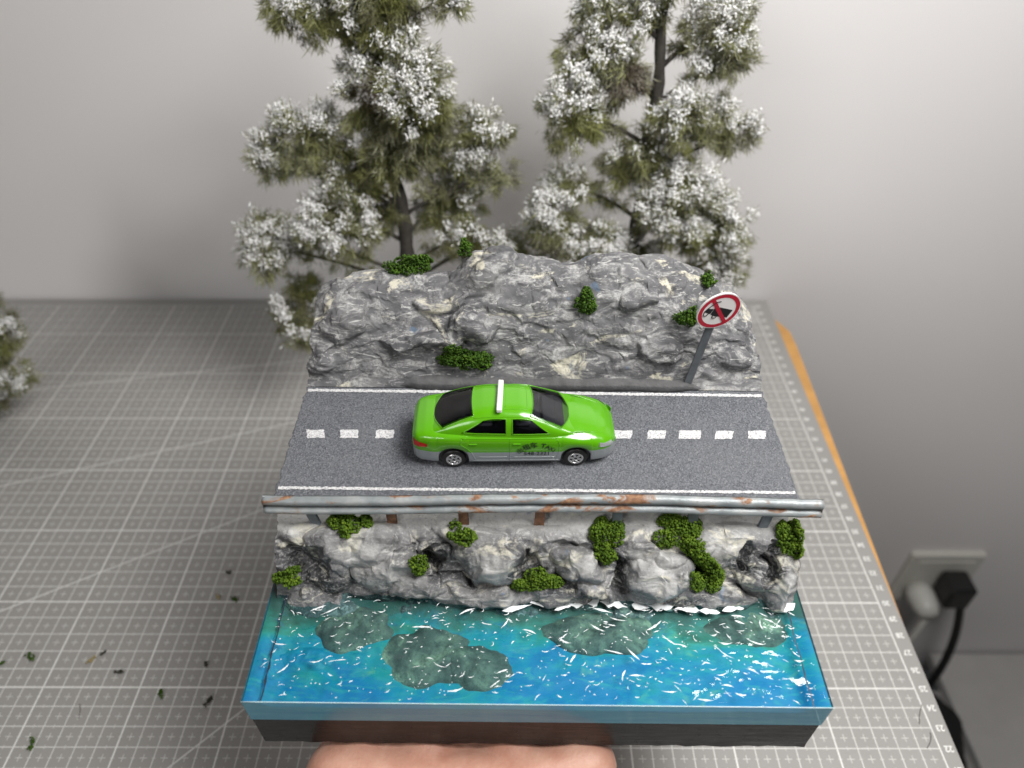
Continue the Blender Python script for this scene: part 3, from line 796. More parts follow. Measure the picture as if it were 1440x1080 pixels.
while cnt < 330:
    x, y = rng.uniform(-W2 + .4, W2 - .4), rng.uniform(.12, 4.2)
    sy = np.interp(x, shore_x, shore_y)
    if y > sy - .05: continue
    dens = perlin(np.array([x * .8, y * 1.1, 5.])) + (.25 if x > 3 else 0)
    if dens < rng.uniform(-.7, .5): continue
    cnt += 1
    big = rng.random() < .12
    ang = rng.normal(-.35 if x > 2 else .25, .45)
    L = rng.uniform(.30, .75) if big else rng.uniform(.07, .30)
    stroke(mb, x, y, L, rng.uniform(.018, .036) if big else rng.uniform(.008, .019), ang, rng.uniform(-.05, .07), rng)
for _ in range(420):
    x, y = rng.uniform(-W2 + .4, W2 - .4), rng.uniform(.1, 4.0)
    if y > np.interp(x, shore_x, shore_y) - .05: continue
    stroke(mb, x, y, rng.uniform(.02, .07), rng.uniform(.008, .018), rng.uniform(0, 3), 0, rng)
mb.build('foam_fleck', M_FOAM, water, False, 'stuff')
mb = MB()
x = -5.2
while x < 8.5:
    L = rng.uniform(.35, 1.0); w = rng.uniform(.05, .12) * (1.9 if x > 1.2 else 1.0)
    if x > -4 and rng.random() < (.86 if x > -1 else .45):
        sy = np.interp(x + L / 2, shore_x, shore_y); sy2 = np.interp(x + L, shore_x, shore_y); sy1 = np.interp(x, shore_x, shore_y)
        stroke(mb, x + L / 2, sy - .10, L, w, math.atan2(np.clip(sy2 - sy1, -.35, .35), L), rng.uniform(-.06, .06), rng)
    x += L * rng.uniform(.85, 1.15)
mb.build('shore_foam', M_FOAM, water, False, 'stuff')

# ------------------------------------------------------------------ guard rail
gr = d_empty('guard_rail', (0, 5.36, 2.43))
xs = np.linspace(-9.22, 9.60, 150)
# a rolled double-ridge strip, seen from above as two round rolls
th = np.linspace(-2.2, 1.9, 12)
prof = [(-.19 * math.cos(t) + .06, .93 + .19 * math.sin(t)) for t in th[::-1]] + [(.10, .68)] + [(-.20 * math.cos(t) - .02, .50 + .17 * math.sin(t)) for t in np.linspace(1.9, -2.0, 12)]
prof = np.array(prof); back = prof[::-1] + [.05, 0]
prof = np.vstack([prof, back])
V = []
for x in xs:
    dy = .07 * math.sin((x + 2) * .28) + .02 * perlin(np.array([x * .6, 1., 2.])); dz = .05 * math.sin((x + 4) * .33) + .015 * perlin(np.array([x * .9, 5., 2.]))
    dent = .02 * perlin(np.array([x * 2.3, 3., 3.]))
    V.append([(x, p[0] * .9 + dy + dent, .70 + (p[1] - .70) * .86 + dz) for p in prof])
V = np.array(V); m = len(prof)
F = np.vstack([grid_faces(len(xs), m), np.array([[i * m + m - 1, (i + 1) * m + m - 1, (i + 1) * m, i * m] for i in range(len(xs) - 1)])]).tolist()
F += [tuple(range(m)), tuple((len(xs) - 1) * m + k for k in range(m))[::-1]]
mk('rail', V.reshape(-1, 3), F, M_GALV, gr, True)
for k, u in enumerate((440, 551, 652, 759, 868, 975, 1078)):
    p = lpix(u, 728, 1, 5.40)
    MB().box((p[0], .03, .0), (.34, .12, 1.30), Matrix.Rotation(math.radians(random.uniform(-9, 9)), 3, 'Y'), .015).build('post', M_RUST if k in (1, 2, 3) else M_POST, gr)
tag(gr, 'rust-streaked grey guard rail on short posts along the water side of the road', 'guard rail')

# ------------------------------------------------------------------ road sign
base = lpix(972, 527, 1, 11.22); topc = lpix(1010, 436, 1, 11.12)
sg = d_empty('road_sign', base)
tip = topc - base
lean = math.atan2(tip[0], tip[2])
rotY = Matrix.Rotation(lean, 3, 'Y')
Lp = math.hypot(tip[0], tip[2])
MB().box(np.array(rotY) @ np.array([0, .03, Lp / 2 - .4]), (.30, .07, Lp + .6), rotY, .012).build('pole', plain('grey_sign_pole', (.10, .11, .12), .55, var=.2), sg)
RS = .83
tilt = Matrix.Rotation(math.radians(15), 3, 'Z') @ Matrix.Rotation(lean * 1.0 + math.radians(4), 3, 'Y') @ Matrix.Rotation(math.radians(6), 3, 'X')
def on_sign(pts2, d):                       # sign-plane coordinates -> local points, d in front of the plate
    return np.array([np.array(tilt) @ np.array([px, -d, py]) + tip for px, py in pts2])
def circ(r, n=48): return [(r * math.cos(2 * math.pi * k / n), r * math.sin(2 * math.pi * k / n)) for k in range(n)]
def slab(name, pts2, d0, d1, mat, parent):
    A_ = on_sign(pts2, d0); B_ = on_sign(pts2, d1); n = len(pts2)
    return mk(name, np.vstack([A_, B_]), [tuple(range(n))[::-1], tuple(range(n, 2 * n))] + [(k, (k + 1) % n, n + (k + 1) % n, n + k) for k in range(n)], mat, parent)
M_SW = plain('sign_white', (.80, .78, .78), .4, var=.03); M_SR = plain('sign_red', (.46, .012, .035), .4, var=.08); M_SK = plain('sign_black', (.012, .012, .014), .4)
plate = slab('sign_plate', circ(RS), .0, .06, M_SW, sg)
A_ = circ(RS * .955); B_ = circ(RS * .775); n = 48
V = np.vstack([on_sign(A_, .068), on_sign(B_, .068)])
mk('red_ring', V, [(k, (k + 1) % n, n + (k + 1) % n, n + k) for k in range(n)], M_SR, plate)
ic = []
truck = [(-.10, -.24), (.47, -.30), (.54, .06), (-.02, .18), (-.24, .14), (-.28, -.16)]
slab('truck_symbol', truck, .062, .067, M_SK, plate)
slab('truck_symbol', [(-.60, -.05), (-.30, -.14), (-.26, .10), (-.52, .12)], .062, .067, M_SK, plate)
mbs = MB()
for pl in ([(-.50, .12), (-.28, .42), (-.12, .46)], [(-.58, -.05), (-.56, -.22), (-.44, -.24), (-.38, -.12)], [(-.18, -.19), (-.16, -.32), (-.02, -.32), (.0, -.26)]):
    mbs.tube(on_sign(pl, .068), .018, 6)
mbs.build('truck_symbol', M_SK, plate)
ang = math.radians(-48); c, s_ = math.cos(ang), math.sin(ang)
L, w = RS * .80, .075
slab('red_bar', [(c * a_ - s_ * b_, s_ * a_ + c * b_) for a_, b_ in ((-L, -w), (L, -w), (L, w), (-L, w))], .071, .075, M_SR, plate)
tag(sg, 'round no-trucks road sign with red ring leaning on a flat grey pole', 'road sign')

# ------------------------------------------------------------------ taxi
TX = d_empty('taxi', (-.80, 8.24, RZ + .02), Matrix.Rotation(math.radians(1.6), 3, 'Z'))
tag(TX, 'bright green and silver toy taxi sedan parked on the miniature road', 'toy car')
ZSIL = .86
def taxi_paint():
    t = NT('green_and_silver_car_paint')
    z = t.xyz()[2]; k = t.math('LESS_THAN', z, ZSIL)
    fl = t.noise(60, 2)
    sil = t.ramp(fl, [(.3, (.30, .33, .34)), (.7, (.42, .45, .46))])
    t.set(Base_Color=t.mix(k, (.092, .345, .004), sil), Roughness=t.math('ADD', .22, t.math('MULTIPLY', k, .12)), Metallic=t.math('MULTIPLY', k, .35))
    t.b.inputs['Coat Weight'].default_value = .6; t.b.inputs['Coat Roughness'].default_value = .06
    t.set(Normal=t.bump(t.noise(6, 2), .05, .02))
    return t.m
M_TAXI = taxi_paint()
def car_glass():
    t = NT('tinted_car_glass')
    tr = t.n('ShaderNodeBsdfTransparent'); tr.inputs[0].default_value = (.66, .67, .71, 1)
    gl = t.n('ShaderNodeBsdfGlossy'); gl.inputs['Roughness'].default_value = .06
    fr = t.n('ShaderNodeFresnel'); fr.inputs[0].default_value = 1.6
    ms = t.n('ShaderNodeMixShader'); t.put(ms.inputs[0], fr.outputs[0]); t.put(ms.inputs[1], tr.outputs[0]); t.put(ms.inputs[2], gl.outputs[0])
    t.t.links.new(ms.outputs[0], t.out.inputs['Surface']); t.t.nodes.remove(t.b); return t.m
M_GLASS = car_glass()
M_TYRE = plain('black_plastic_tyre', (.012, .012, .012), .45)
M_RIM = plain('chrome_rim', (.62, .62, .62), .25, .8, var=.08)
M_HUB = plain('dark_hub', (.03, .03, .03), .5)
def tab(x, pts, sm=9):
    pts = np.array(pts); g = np.linspace(-3.7, 3.7, 741); v = np.interp(g, pts[:, 0], pts[:, 1])
    k = np.hanning(2 * sm + 1); k /= k.sum(); v = np.convolve(np.r_[np.full(sm, v[0]), v, np.full(sm, v[-1])], k, 'valid')
    return np.interp(x, g, v)
CW = lambda x: tab(x, [(-3.55, .84), (-3.46, .98), (-3.3, 1.07), (-2.9, 1.16), (-2.2, 1.21), (-1, 1.23), (1, 1.23), (2.2, 1.22), (2.8, 1.18), (3.1, 1.11), (3.35, .98), (3.48, .82), (3.55, .70)], 6)
CZS = lambda x: tab(x, [(-3.55, 1.30), (-3.4, 1.46), (-3.1, 1.54), (-2.4, 1.58), (-1, 1.56), (1, 1.51), (1.8, 1.46), (2.6, 1.36), (3.1, 1.22), (3.4, 1.06), (3.55, .92)], 10)
CZT = lambda x: tab(x, [(-3.55, 1.34), (-3.42, 1.53), (-3.1, 1.63), (-2.78, 1.66), (-2.5, 1.50), (1.55, 1.48), (1.9, 1.62), (2.2, 1.59), (2.8, 1.45), (3.2, 1.27), (3.42, 1.10), (3.55, .94)], 10)
WX, WR, AR = 2.14, .43, .54
def section(x):
    w, zs, zt = float(CW(x)), float(CZS(x)), float(CZT(x))
    zb = .30
    e = max(0, abs(x) - 3.25) / .3
    zb = .30 + .06 * e
    zl = zb
    for c in (-WX, WX):
        d = abs(x - c)
        if d < AR: zl = max(zl, WR + math.sqrt(AR * AR - d * d))
    pts = [(.93, zb), (.975, zb + .10), (.99, .60), (1.0, .90), (.992, 1.12), (.97, zs - .14), (.93, zs - .05), (.86, zs), (.72, zs + (zt - zs) * .42), (.45, zs + (zt - zs) * .80), (.2, zs + (zt - zs) * .97), (0, zt)]
    out = []
    for k, (f_, z) in enumerate(pts):
        if k <= 6: z = zl + (z - zb) * (zs - .05 - zl) / (zs - .05 - zb) if zl < zs - .1 else z
        out.append((w * f_, z))
    return np.array(out)
xs = np.unique(np.round(np.concatenate([np.linspace(-3.55, 3.55, 230), np.linspace(-3.55, -3.3, 16), np.linspace(3.3, 3.55, 16)]), 4))
secs = np.array([section(x) for x in xs])
# smooth each section with a finer resample
def resample(sec, n=30):
    d = np.r_[0, np.cumsum(np.hypot(*np.diff(sec, axis=0).T))]; a_ = np.linspace(0, d[-1], n)
    q = np.stack([np.interp(a_, d, sec[:, 0]), np.interp(a_, d, sec[:, 1])], 1)
    k = np.array([.25, .5, .25]); r = q.copy()
    for _ in range(2):
        r[1:-1] = k[0] * r[:-2] + k[1] * r[1:-1] + k[2] * r[2:]
    return r
secs = np.array([resample(s) for s in secs])
SECX = xs
def body_y(x, z):
    k = int(np.clip(np.searchsorted(SECX, x), 1, len(SECX) - 1)); t = (x - SECX[k - 1]) / (SECX[k] - SECX[k - 1])
    s = secs[k - 1] * (1 - t) + secs[k] * t
    s = s[:20]
    return float(np.interp(z, s[:, 1], s[:, 0]))
nS = len(xs); m = secs.shape[1]
half = np.concatenate([secs[:, :, :], (secs[:, ::-1] * [-1, 1])[:, 1:]], 1)
V = np.concatenate([np.repeat(xs[:, None, None], half.shape[1], 1), half], 2)
mm = half.shape[1]
F = grid_faces(nS, mm, False).tolist() + [tuple(range(mm)), tuple((nS - 1) * mm + k for k in range(mm))[::-1]]
body = mk('body', V.reshape(-1, 3), F, M_TAXI, TX, True)
MB().box((0, 0, .62), (6.2, 1.6, .62)).build('underbody', M_HUB, TX)
MB().box((0, 0, .33), (3.0, 2.15, .10)).build('underbody', M_HUB, TX)
# greenhouse
GZ = 1.44
GC = lambda x: tab(x, [(-2.95, 1.56), (-2.65, 1.72), (-2.3, 1.91), (-1.9, 2.10), (-1.55, 2.22), (-1.1, 2.30), (-.4, 2.34), (.2, 2.31), (.6, 2.22), (1.0, 2.05), (1.5, 1.80), (2.05, 1.53)], 14)
GW = lambda x: tab(x, [(-3.0, .90), (-2.3, 1.03), (-1.3, 1.12), (.5, 1.13), (1.4, 1.09), (2.05, .98)], 14)
NEX, KT = 4.2, .20
def gprof(x, q): return GW(x) * (1 - KT * q * (GC(x) - GZ) / .86) * np.clip(1 - np.clip(q, 0, 1) ** NEX, 0, 1) ** (1 / NEX)
def g_y(x, z): return gprof(x, (z - GZ) / (GC(x) - GZ))
def g_z(x, y):
    lo, hi = np.full(np.shape(y), .0), np.full(np.shape(y), 1.)
    for _ in range(40):
        mid = (lo + hi) / 2; big = gprof(x, mid) > np.abs(y); lo = np.where(big, mid, lo); hi = np.where(big, hi, mid)
    return GZ + lo * (GC(x) - GZ)
gx = np.linspace(-2.95, 2.05, 230); ph = np.linspace(0, math.pi / 2, 44)
q = np.sin(ph) ** (2 / NEX); q[0] = 0
Y = np.array([gprof(x, q) for x in gx]); Z = GZ + q[None] * (GC(gx)[:, None] - GZ)
Yf = np.concatenate([Y, -Y[:, ::-1][:, 1:]], 1); Zf = np.concatenate([Z, Z[:, ::-1][:, 1:]], 1)
V = np.stack([np.repeat(gx[:, None], Yf.shape[1], 1), Yf, Zf], -1)
def ws_x(u_, t_): return (.62 - .10 * u_ ** 2) * (1 - t_) + (1.93 - .34 * u_ ** 2) * t_
def ws_y(u_, t_): return u_ * (.76 * (1 - t_) + .91 * t_)
def rw_x(u_, t_): return (-1.46 + .06 * u_ ** 2) * (1 - t_) + (-2.82 + .34 * u_ ** 2) * t_
def rw_y(u_, t_): return u_ * (.74 * (1 - t_) + .87 * t_)
SIDE_W = (('front_side_window', ((-.10, 1.615), (1.20, 1.60), (.58, 2.06), (-.10, 2.13))), ('rear_side_window', ((-1.80, 1.66), (-.30, 1.625), (-.30, 2.13), (-1.10, 2.09))))
FR = grid_faces(len(gx), Yf.shape[1])
cen = V.reshape(-1, 3)[FR].mean(1)
def in_poly(x_, z_, pts, k=.93):
    p = np.array(pts); c_ = p.mean(0); p = c_ + (p - c_) * k; ins = np.ones(len(x_), bool)
    for i_ in range(len(p)):
        a_, b_ = p[i_], p[(i_ + 1) % len(p)]
        ins &= (b_[0] - a_[0]) * (z_ - a_[1]) - (b_[1] - a_[1]) * (x_ - a_[0]) > 0
    return ins
cut = np.zeros(len(cen), bool)
for nm_, pts_ in SIDE_W: cut |= in_poly(cen[:, 0], cen[:, 2], pts_)
tt = np.clip((cen[:, 0] - .62) / 1.31, 0, 1); uu_ = cen[:, 1] / (.76 * (1 - tt) + .91 * tt)
cut |= (np.abs(uu_) < .94) & (cen[:, 0] > .66 - .10 * uu_ ** 2) & (cen[:, 0] < 1.89 - .34 * uu_ ** 2)
tt = np.clip((-1.46 - cen[:, 0]) / 1.36, 0, 1); uu_ = cen[:, 1] / (.74 * (1 - tt) + .87 * tt)
cut |= (np.abs(uu_) < .94) & (cen[:, 0] < -1.50 + .06 * uu_ ** 2) & (cen[:, 0] > -2.78 + .34 * uu_ ** 2)
roof = mk('roof', V.reshape(-1, 3), FR[~cut], M_TAXI, TX, True)
# cabin seen through the glass
M_CAB = plain('dark_cabin_plastic', (.030, .031, .036), .5, var=.3)
M_SEAT = plain('grey_seat_plastic', (.14, .14, .155), .55, var=.2)
MB().poly([(-2.55, -.72, 1.50), (-2.1, -.92, 1.50), (1.3, -.95, 1.50), (1.72, -.72, 1.50), (1.72, .72, 1.50), (1.3, .95, 1.50), (-2.1, .92, 1.50), (-2.55, .72, 1.50)], (0, 0, .075)).build('cabin_floor', M_CAB, TX)
for sx_ in (.05, -1.25):
    for sy_ in (-.42, .42):
        MB().box((sx_, sy_, 1.86), (.22, .62, .46), Matrix.Rotation(math.radians(-12), 3, 'Y'), .05).box((sx_ + .24, sy_, 1.70), (.5, .62, .14), None, .04).build('seat', M_SEAT, TX)
MB().box((1.20, 0, 1.65), (.50, 1.5, .16), None, .05).build('dashboard', M_CAB, TX)
MB().tube([(.86 + .03 * math.cos(a_), .42 + .17 * math.cos(a_), 1.86 + .17 * math.sin(a_)) for a_ in np.linspace(0, 2 * math.pi, 20)], .022, 6).build('steering_wheel', M_CAB, TX)
def surf_patch(name, P, off, mat, parent, rim=True, flip=False):
    """P: nu x nv x 3 points on the body; pushed out along their own normal"""
    du = np.gradient(P, axis=0); dv = np.gradient(P, axis=1); N = np.cross(du, dv); N /= np.linalg.norm(N, axis=-1)[..., None] + 1e-9
    c = P.reshape(-1, 3).mean(0) - [0, 0, 1.0]
    if (N.reshape(-1, 3).mean(0) * c).sum() < 0: N = -N; flip = not flip
    Q = P + N * off
    o = mk(name, Q.reshape(-1, 3), grid_faces(P.shape[0], P.shape[1], flip), mat, parent, True)
    if rim:
        e = np.vstack([P[:, 0], P[-1, 1:], P[::-1, -1][1:], P[0, ::-1][1:]])
        NN = np.vstack([N[:, 0], N[-1, 1:], N[::-1, -1][1:], N[0, ::-1][1:]])
        MB().tube(e + NN * .006, .020, 6).build('window_trim', M_TAXI, o, True)
    return o
U = np.linspace(-1, 1, 25)[:, None]; T = np.linspace(0, 1, 18)[None]
x = ws_x(U, T); y = ws_y(U, T)
surf_patch('windscreen', np.stack([x, y, g_z(x, y)], -1), .014, M_GLASS, TX)
x = rw_x(U, T); y = rw_y(U, T)
surf_patch('rear_window', np.stack([x, y, g_z(x, y)], -1), .014, M_GLASS, TX)
for s in (-1, 1):
    for nm, (bl, br, tr, tl) in SIDE_W:
        a_, b_ = np.linspace(0, 1, 18)[:, None], np.linspace(0, 1, 10)[None]
        bow = .03 * np.sin(math.pi * a_) * b_
        x = (bl[0] * (1 - a_) + br[0] * a_) * (1 - b_) + (tl[0] * (1 - a_) + tr[0] * a_) * b_
        z = (bl[1] * (1 - a_) + br[1] * a_) * (1 - b_) + (tl[1] * (1 - a_) + tr[1] * a_) * b_ + bow
        surf_patch(nm, np.stack([x, s * g_y(x, z), z], -1), .012, M_GLASS, TX)
def side_line(mb, pts, s, r, off=.0):
    pts = np.array(pts); d = np.r_[0, np.cumsum(np.hypot(*np.diff(pts, axis=0).T))]; a_ = np.linspace(0, d[-1], 26)
    X_, Z_ = np.interp(a_, d, pts[:, 0]), np.interp(a_, d, pts[:, 1])
    mb.tube([(x_, s * (body_y(x_, z_) + off), z_) for x_, z_ in zip(X_, Z_)], r, 6)
for s in (-1, 1):
    mb = MB()
    side_line(mb, [(-1.84, 1.46), (-1.88, 1.26), (-1.66, 1.06), (-1.50, .86), (-1.42, .60), (-1.36, .42)], s, .016)
    side_line(mb, [(-.17, 1.49), (-.17, .42)], s, .014)
    side_line(mb, [(1.46, 1.40), (1.54, 1.22), (1.52, .80), (1.44, .42)], s, .015)
    side_line(mb, [(-1.82, 1.485), (1.44, 1.43)], s, .018)
    mb.build('door_seam', M_TAXI, TX, True)
    mb = MB(); side_line(mb, [(-1.25, .62), (-.28, .62)], s, .014); side_line(mb, [(-.05, .61), (1.40, .60)], s, .014); side_line(mb, [(-1.5, .42), (1.55, .42)], s, .022)
    mb.build('side_moulding', M_TAXI, TX, True)
    for hx in (-1.55, -.05):
        mb = MB(); side_line(mb, [(hx - .02, 1.26), (hx + .24, 1.26)], s, .024, .01); mb.build('door_handle', M_TAXI, TX, True)
    # lamps on the corners
    def corner(name, x0, x1, zf, mat):
        a_ = np.linspace(0, 1, 14); b_ = np.linspace(0, 1, 7)
        P_ = np.array([[(x0 + (x1 - x0) * u_, s * body_y(x0 + (x1 - x0) * u_, zf(u_)[0] * (1 - v_) + zf(u_)[1] * v_), zf(u_)[0] * (1 - v_) + zf(u_)[1] * v_) for v_ in b_] for u_ in a_])
        surf_patch(name, P_, .018, mat, TX, False)
    M_TL = plain('red_tail_lamp', (.42, .012, .004), .15, var=.4, scale=4)
    M_HL = plain('silver_head_lamp', (.60, .62, .63), .12, .6, var=.2, scale=4)
    corner('tail_lamp', -3.50, -3.02, lambda u_: (1.02 + .07 * u_, 1.30 - .08 * u_), M_TL)
    corner('head_lamp', 2.92, 3.44, lambda u_: (1.02 - .12 * u_, 1.17 - .14 * u_), M_HL)
    # wheel arches' dark wells, wheels
    for wx_ in (-WX, WX):
        MB().lathe([(0.01, 0), (.50, 0), (.50, -.5), (.01, -.5)], 20, 'y', (wx_, s * 1.02 if s > 0 else -.52, WR + .02)).build('wheel_well', M_HUB, TX)
        w = MB().lathe([(.22, .0), (.36, .0), (.41, -.03), (.43, -.07), (.43, -.22), (.40, -.26), (.05, -.26)], 32, 'y').build('wheel', M_TYRE, TX, True)
        w.location = Vector((wx_, s * 1.145, WR - .02)) * CM
        if s < 0: w.rotation_euler = (0, 0, math.pi)
        mb = MB().lathe([(.275, .006), (.255, .022), (.215, .022), (.200, .0), (.200, -.04)], 32, 'y').lathe([(.10, -.02), (.105, .012), (.06, .012), (.055, -.01)], 20, 'y')
        for k in range(6):
            th_ = math.radians(60 * k + 12)
            mb.box((.155 * math.cos(th_), .0, .155 * math.sin(th_)), (.14, .035, .085), Matrix.Rotation(-th_, 3, 'Y'), .006)
        mb.build('rim', M_RIM, w)
        MB().lathe([(.24, -.03), (.001, -.03)], 20, 'y').build('wheel_disc', M_HUB, w)
        MB().lathe([(.058, .0), (.001, .004)], 12, 'y').build('hub_cap', M_HUB, w)
# roof bar sign, sunroof groove, bonnet creases, bumper pieces
MB().box((-.50, -.02, 2.42), (.19, 1.50, .17), Matrix.Rotation(math.radians(-3), 3, 'Z'), .03).build('roof_sign', plain('white_plastic', (.80, .80, .77), .35, var=.04), TX)
mb = MB()
loop = [(-.32, -.56), (-.32, .56), (.42, .52), (.42, -.52), (-.32, -.56)]
pts = []
for k in range(4):
    for t_ in np.linspace(0, 1, 12, endpoint=False):
        x_ = loop[k][0] * (1 - t_) + loop[k + 1][0] * t_; y_ = loop[k][1] * (1 - t_) + loop[k + 1][1] * t_
        pts.append((x_, y_, float(g_z(np.array(x_), np.array(y_)))))
pts.append(pts[0]); mb.tube(pts, .011, 6)
for s in (-1, 1):
    gx_ = np.linspace(-1.4, .5, 30)
    mb.tube([(x_, s * .80, float(g_z(np.array(x_), np.array(.80)))) for x_ in gx_], .014, 6)
mb.build('roof_moulding', M_TAXI, TX, True)
mb = MB()
def top_z(x_, y_):
    k = int(np.clip(np.searchsorted(SECX, x_), 1, len(SECX) - 1)); s = secs[k][::-1]
    return float(np.interp(abs(y_), s[:14, 0], s[:14, 1]))
for s in (-1, 1):
    mb.tube([(x_, s * y_, top_z(x_, y_)) for x_, y_ in zip(np.linspace(1.75, 3.15, 24), np.linspace(.98, .72, 24))], .016, 6)
mb.build('bonnet_crease', M_TAXI, TX, True)
MB().box((3.50, 0, .62), (.12, .9, .16), None, .02).build('grille', M_HUB, TX)
MB().box((-3.53, 0, .78), (.08, .6, .16), None, .02).build('number_plate', M_RIM, TX)
# lettering on the near door (and the far one)
M_INK = plain('black_print', (.010, .012, .010), .5)
def letter(chars, size, cx, cz, ang, s, sq=1.0):
    V, F = text_mesh(chars, size, 'CENTER', size * .012)
    if len(V) == 0: return
    # cut long faces so they follow the door
    c_, s_ = math.cos(ang), math.sin(ang)
    X_ = cx + (V[:, 0] * sq * c_ - V[:, 1] * s_) * (1 if s < 0 else -1); Z_ = cz + V[:, 0] * sq * s_ + V[:, 1] * c_
    Vn = np.array([(x_, s * (body_y(x_, z_) + .022), z_) for x_, z_ in zip(X_, Z_)])
    if s > 0: F = [f[::-1] for f in F]
    mk('lettering', Vn, F, M_INK, TX)
for s in (-1, 1):
    tx0 = .76 if s < 0 else .62
    R_, cz_ = .92, .28
    for ch, deg, sz in (('出', 45, .25), ('租', 26, .28), ('车', 8, .28), ('T', -15, .27), ('A', -26, .26), ('X', -36.5, .25), ('I', -45, .24)):
        a_ = math.radians(deg); k = -1 if s < 0 else 1
        letter(ch, sz, tx0 + k * R_ * math.sin(a_) * .90, cz_ + R_ * math.cos(a_), a_ * .75, s)
    letter('548-2321', .24, tx0, .80, 0, s, 1.0)

# ------------------------------------------------------------------ moss bushes glued on the rocks
def bvh_of(P):
    nu, nv = P.shape[:2]
    return BVHTree.FromPolygons([Vector(p) for p in P.reshape(-1, 3)], grid_faces(nu, nv).tolist())
BV = {'c': bvh_of(CLIFF_P), 'b': bvh_of(BANK_P)}
def hit(u, v, which):
    o = DR.T @ (CO - D_LOC); d = DR.T @ ray(u, v)
    h = BV[which].ray_cast(Vector(o), Vector(d).normalized())
    return h
IV, IF = ico(0)
bushes = [
    ('c', 573, 371, 37, 17, 'round dark green moss bush on the cliff top before the snowy tree', 1, 0),
    ('c', 653, 352, 12, 12, 'tiny moss tuft on the cliff top beside the tallest rock hump', 1, 0),
    ('c', 652, 503, 42, 22, 'wide dark green moss bush at the foot of the cliff above the taxi', 1, 0),
    ('c', 827, 424, 17, 22, 'slanting moss tuft in the middle of the cliff face', 1, 30),
    ('c', 963, 448, 19, 17, 'round moss tuft on the cliff just beside the round road sign', 1, 0),
    ('c', 993, 396, 14, 9, 'small moss tuft on the cliff edge above the round road sign', 1, 25),
    ('b', 492, 737, 32, 25, 'moss bush hanging below the guard rail between a grey and a rusty post', 0, 20),
    ('b', 650, 753, 22, 15, 'small moss tuft under the rusty post above the jutting boulder', 0, 25),
    ('b', 589, 797, 17, 15, 'small round moss tuft in the crack of the river bank rocks', 0, 0),
    ('b', 405, 810, 21, 15, 'moss tuft at the water corner of the bank beside the dark wet rock', 0, 0),
    ('b', 755, 818, 38, 23, 'moss bush on the ledge just above the white shore foam', 0, 0),
    ('b', 850, 758, 26, 38, 'tall moss bush trailing down the bank beside a grey rail post', 0, 20),
    ('b', 955, 752, 38, 30, 'largest moss bush hanging from the guard rail down the bank', 0, 15),
    ('b', 996, 806, 32, 31, 'lower moss bush draped over the bank rocks near the water', 0, 20),
    ('b', 1107, 760, 22, 38, 'upright moss bush below the free end of the guard rail', 0, 5),
]
for bi, (w, u, v, rw, rh, lab, dk, slant) in enumerate(bushes):
    rng = np.random.default_rng(100 + bi)
    pts = []
    area = rw * rh
    nn = int(np.clip(area * 2.3, 260, 2200))
    lobes = [(rng.uniform(-.68, .68), rng.uniform(-.62, .62), rng.uniform(.24, .50)) for _ in range(9)] + [(0, 0, .55)]
    ca, sa = math.cos(math.radians(slant)), math.sin(math.radians(slant))
    tries = 0; P_, S_ = [], []
    d0 = None; hc = None
    for vv in (v, v + rh * .5, v + rh, v + rh * 1.6, v + 30):
        hc = hit(u, vv, w)
        if hc[0] is not None: break
    ctr = np.array(hc[0]); dist0 = hc[3]
    while len(P_) < nn and tries < nn * 30:
        tries += 1
        lx, ly, lr = lobes[rng.integers(len(lobes))]
        r = lr * math.sqrt(rng.random()); th_ = rng.uniform(0, 2 * math.pi)
        e, g = lx + r * math.cos(th_), ly + r * math.sin(th_)
        if math.hypot(e, g) > 1.05: continue
        a_, b_ = e * rw, g * rh
        uu, vv = u + ca * a_ - sa * b_, v + sa * a_ + ca * b_
        h = hit(uu, vv, w)
        o = DR.T @ (CO - D_LOC); d = DR.T @ ray(uu, vv); d /= np.linalg.norm(d)
        if h[0] is None or abs(h[3] - dist0) > 1.1:
            base_p = o + d * (dist0 + rng.normal(0, .12)); nrm = np.array([0, -.3, 1.])
        else: base_p = np.array(h[0]); nrm = np.array(h[1])
        if nrm @ d > 0: nrm = -nrm
        hgt = rng.random() ** .7 * (.10 + .34 * max(0, 1 - (r / lr) ** 2))
        P_.append(base_p + (nrm * .6 + np.array([0, -.25, .5])) * hgt); S_.append(rng.uniform(.026, .056))
    P_ = np.array(P_); S_ = np.array(S_)
    bb0 = ctr
    sc_ = S_[:, None] * rng.uniform(.65, 1.25, (len(S_), 3))
    jit = IV[:12] if False else IV
    V, F = scatter(jit, IF, P_ - bb0, sc_, rand_rot(len(P_), rng))
    V += rng.normal(0, .005, V.shape)
    o = d_empty('moss_bush', bb0)
    mk('foliage', V, F, M_MOSSD if dk else M_MOSS, o, False, 'stuff')
    tag(o, lab, 'moss bush', 'moss bushes glued on the diorama rocks')

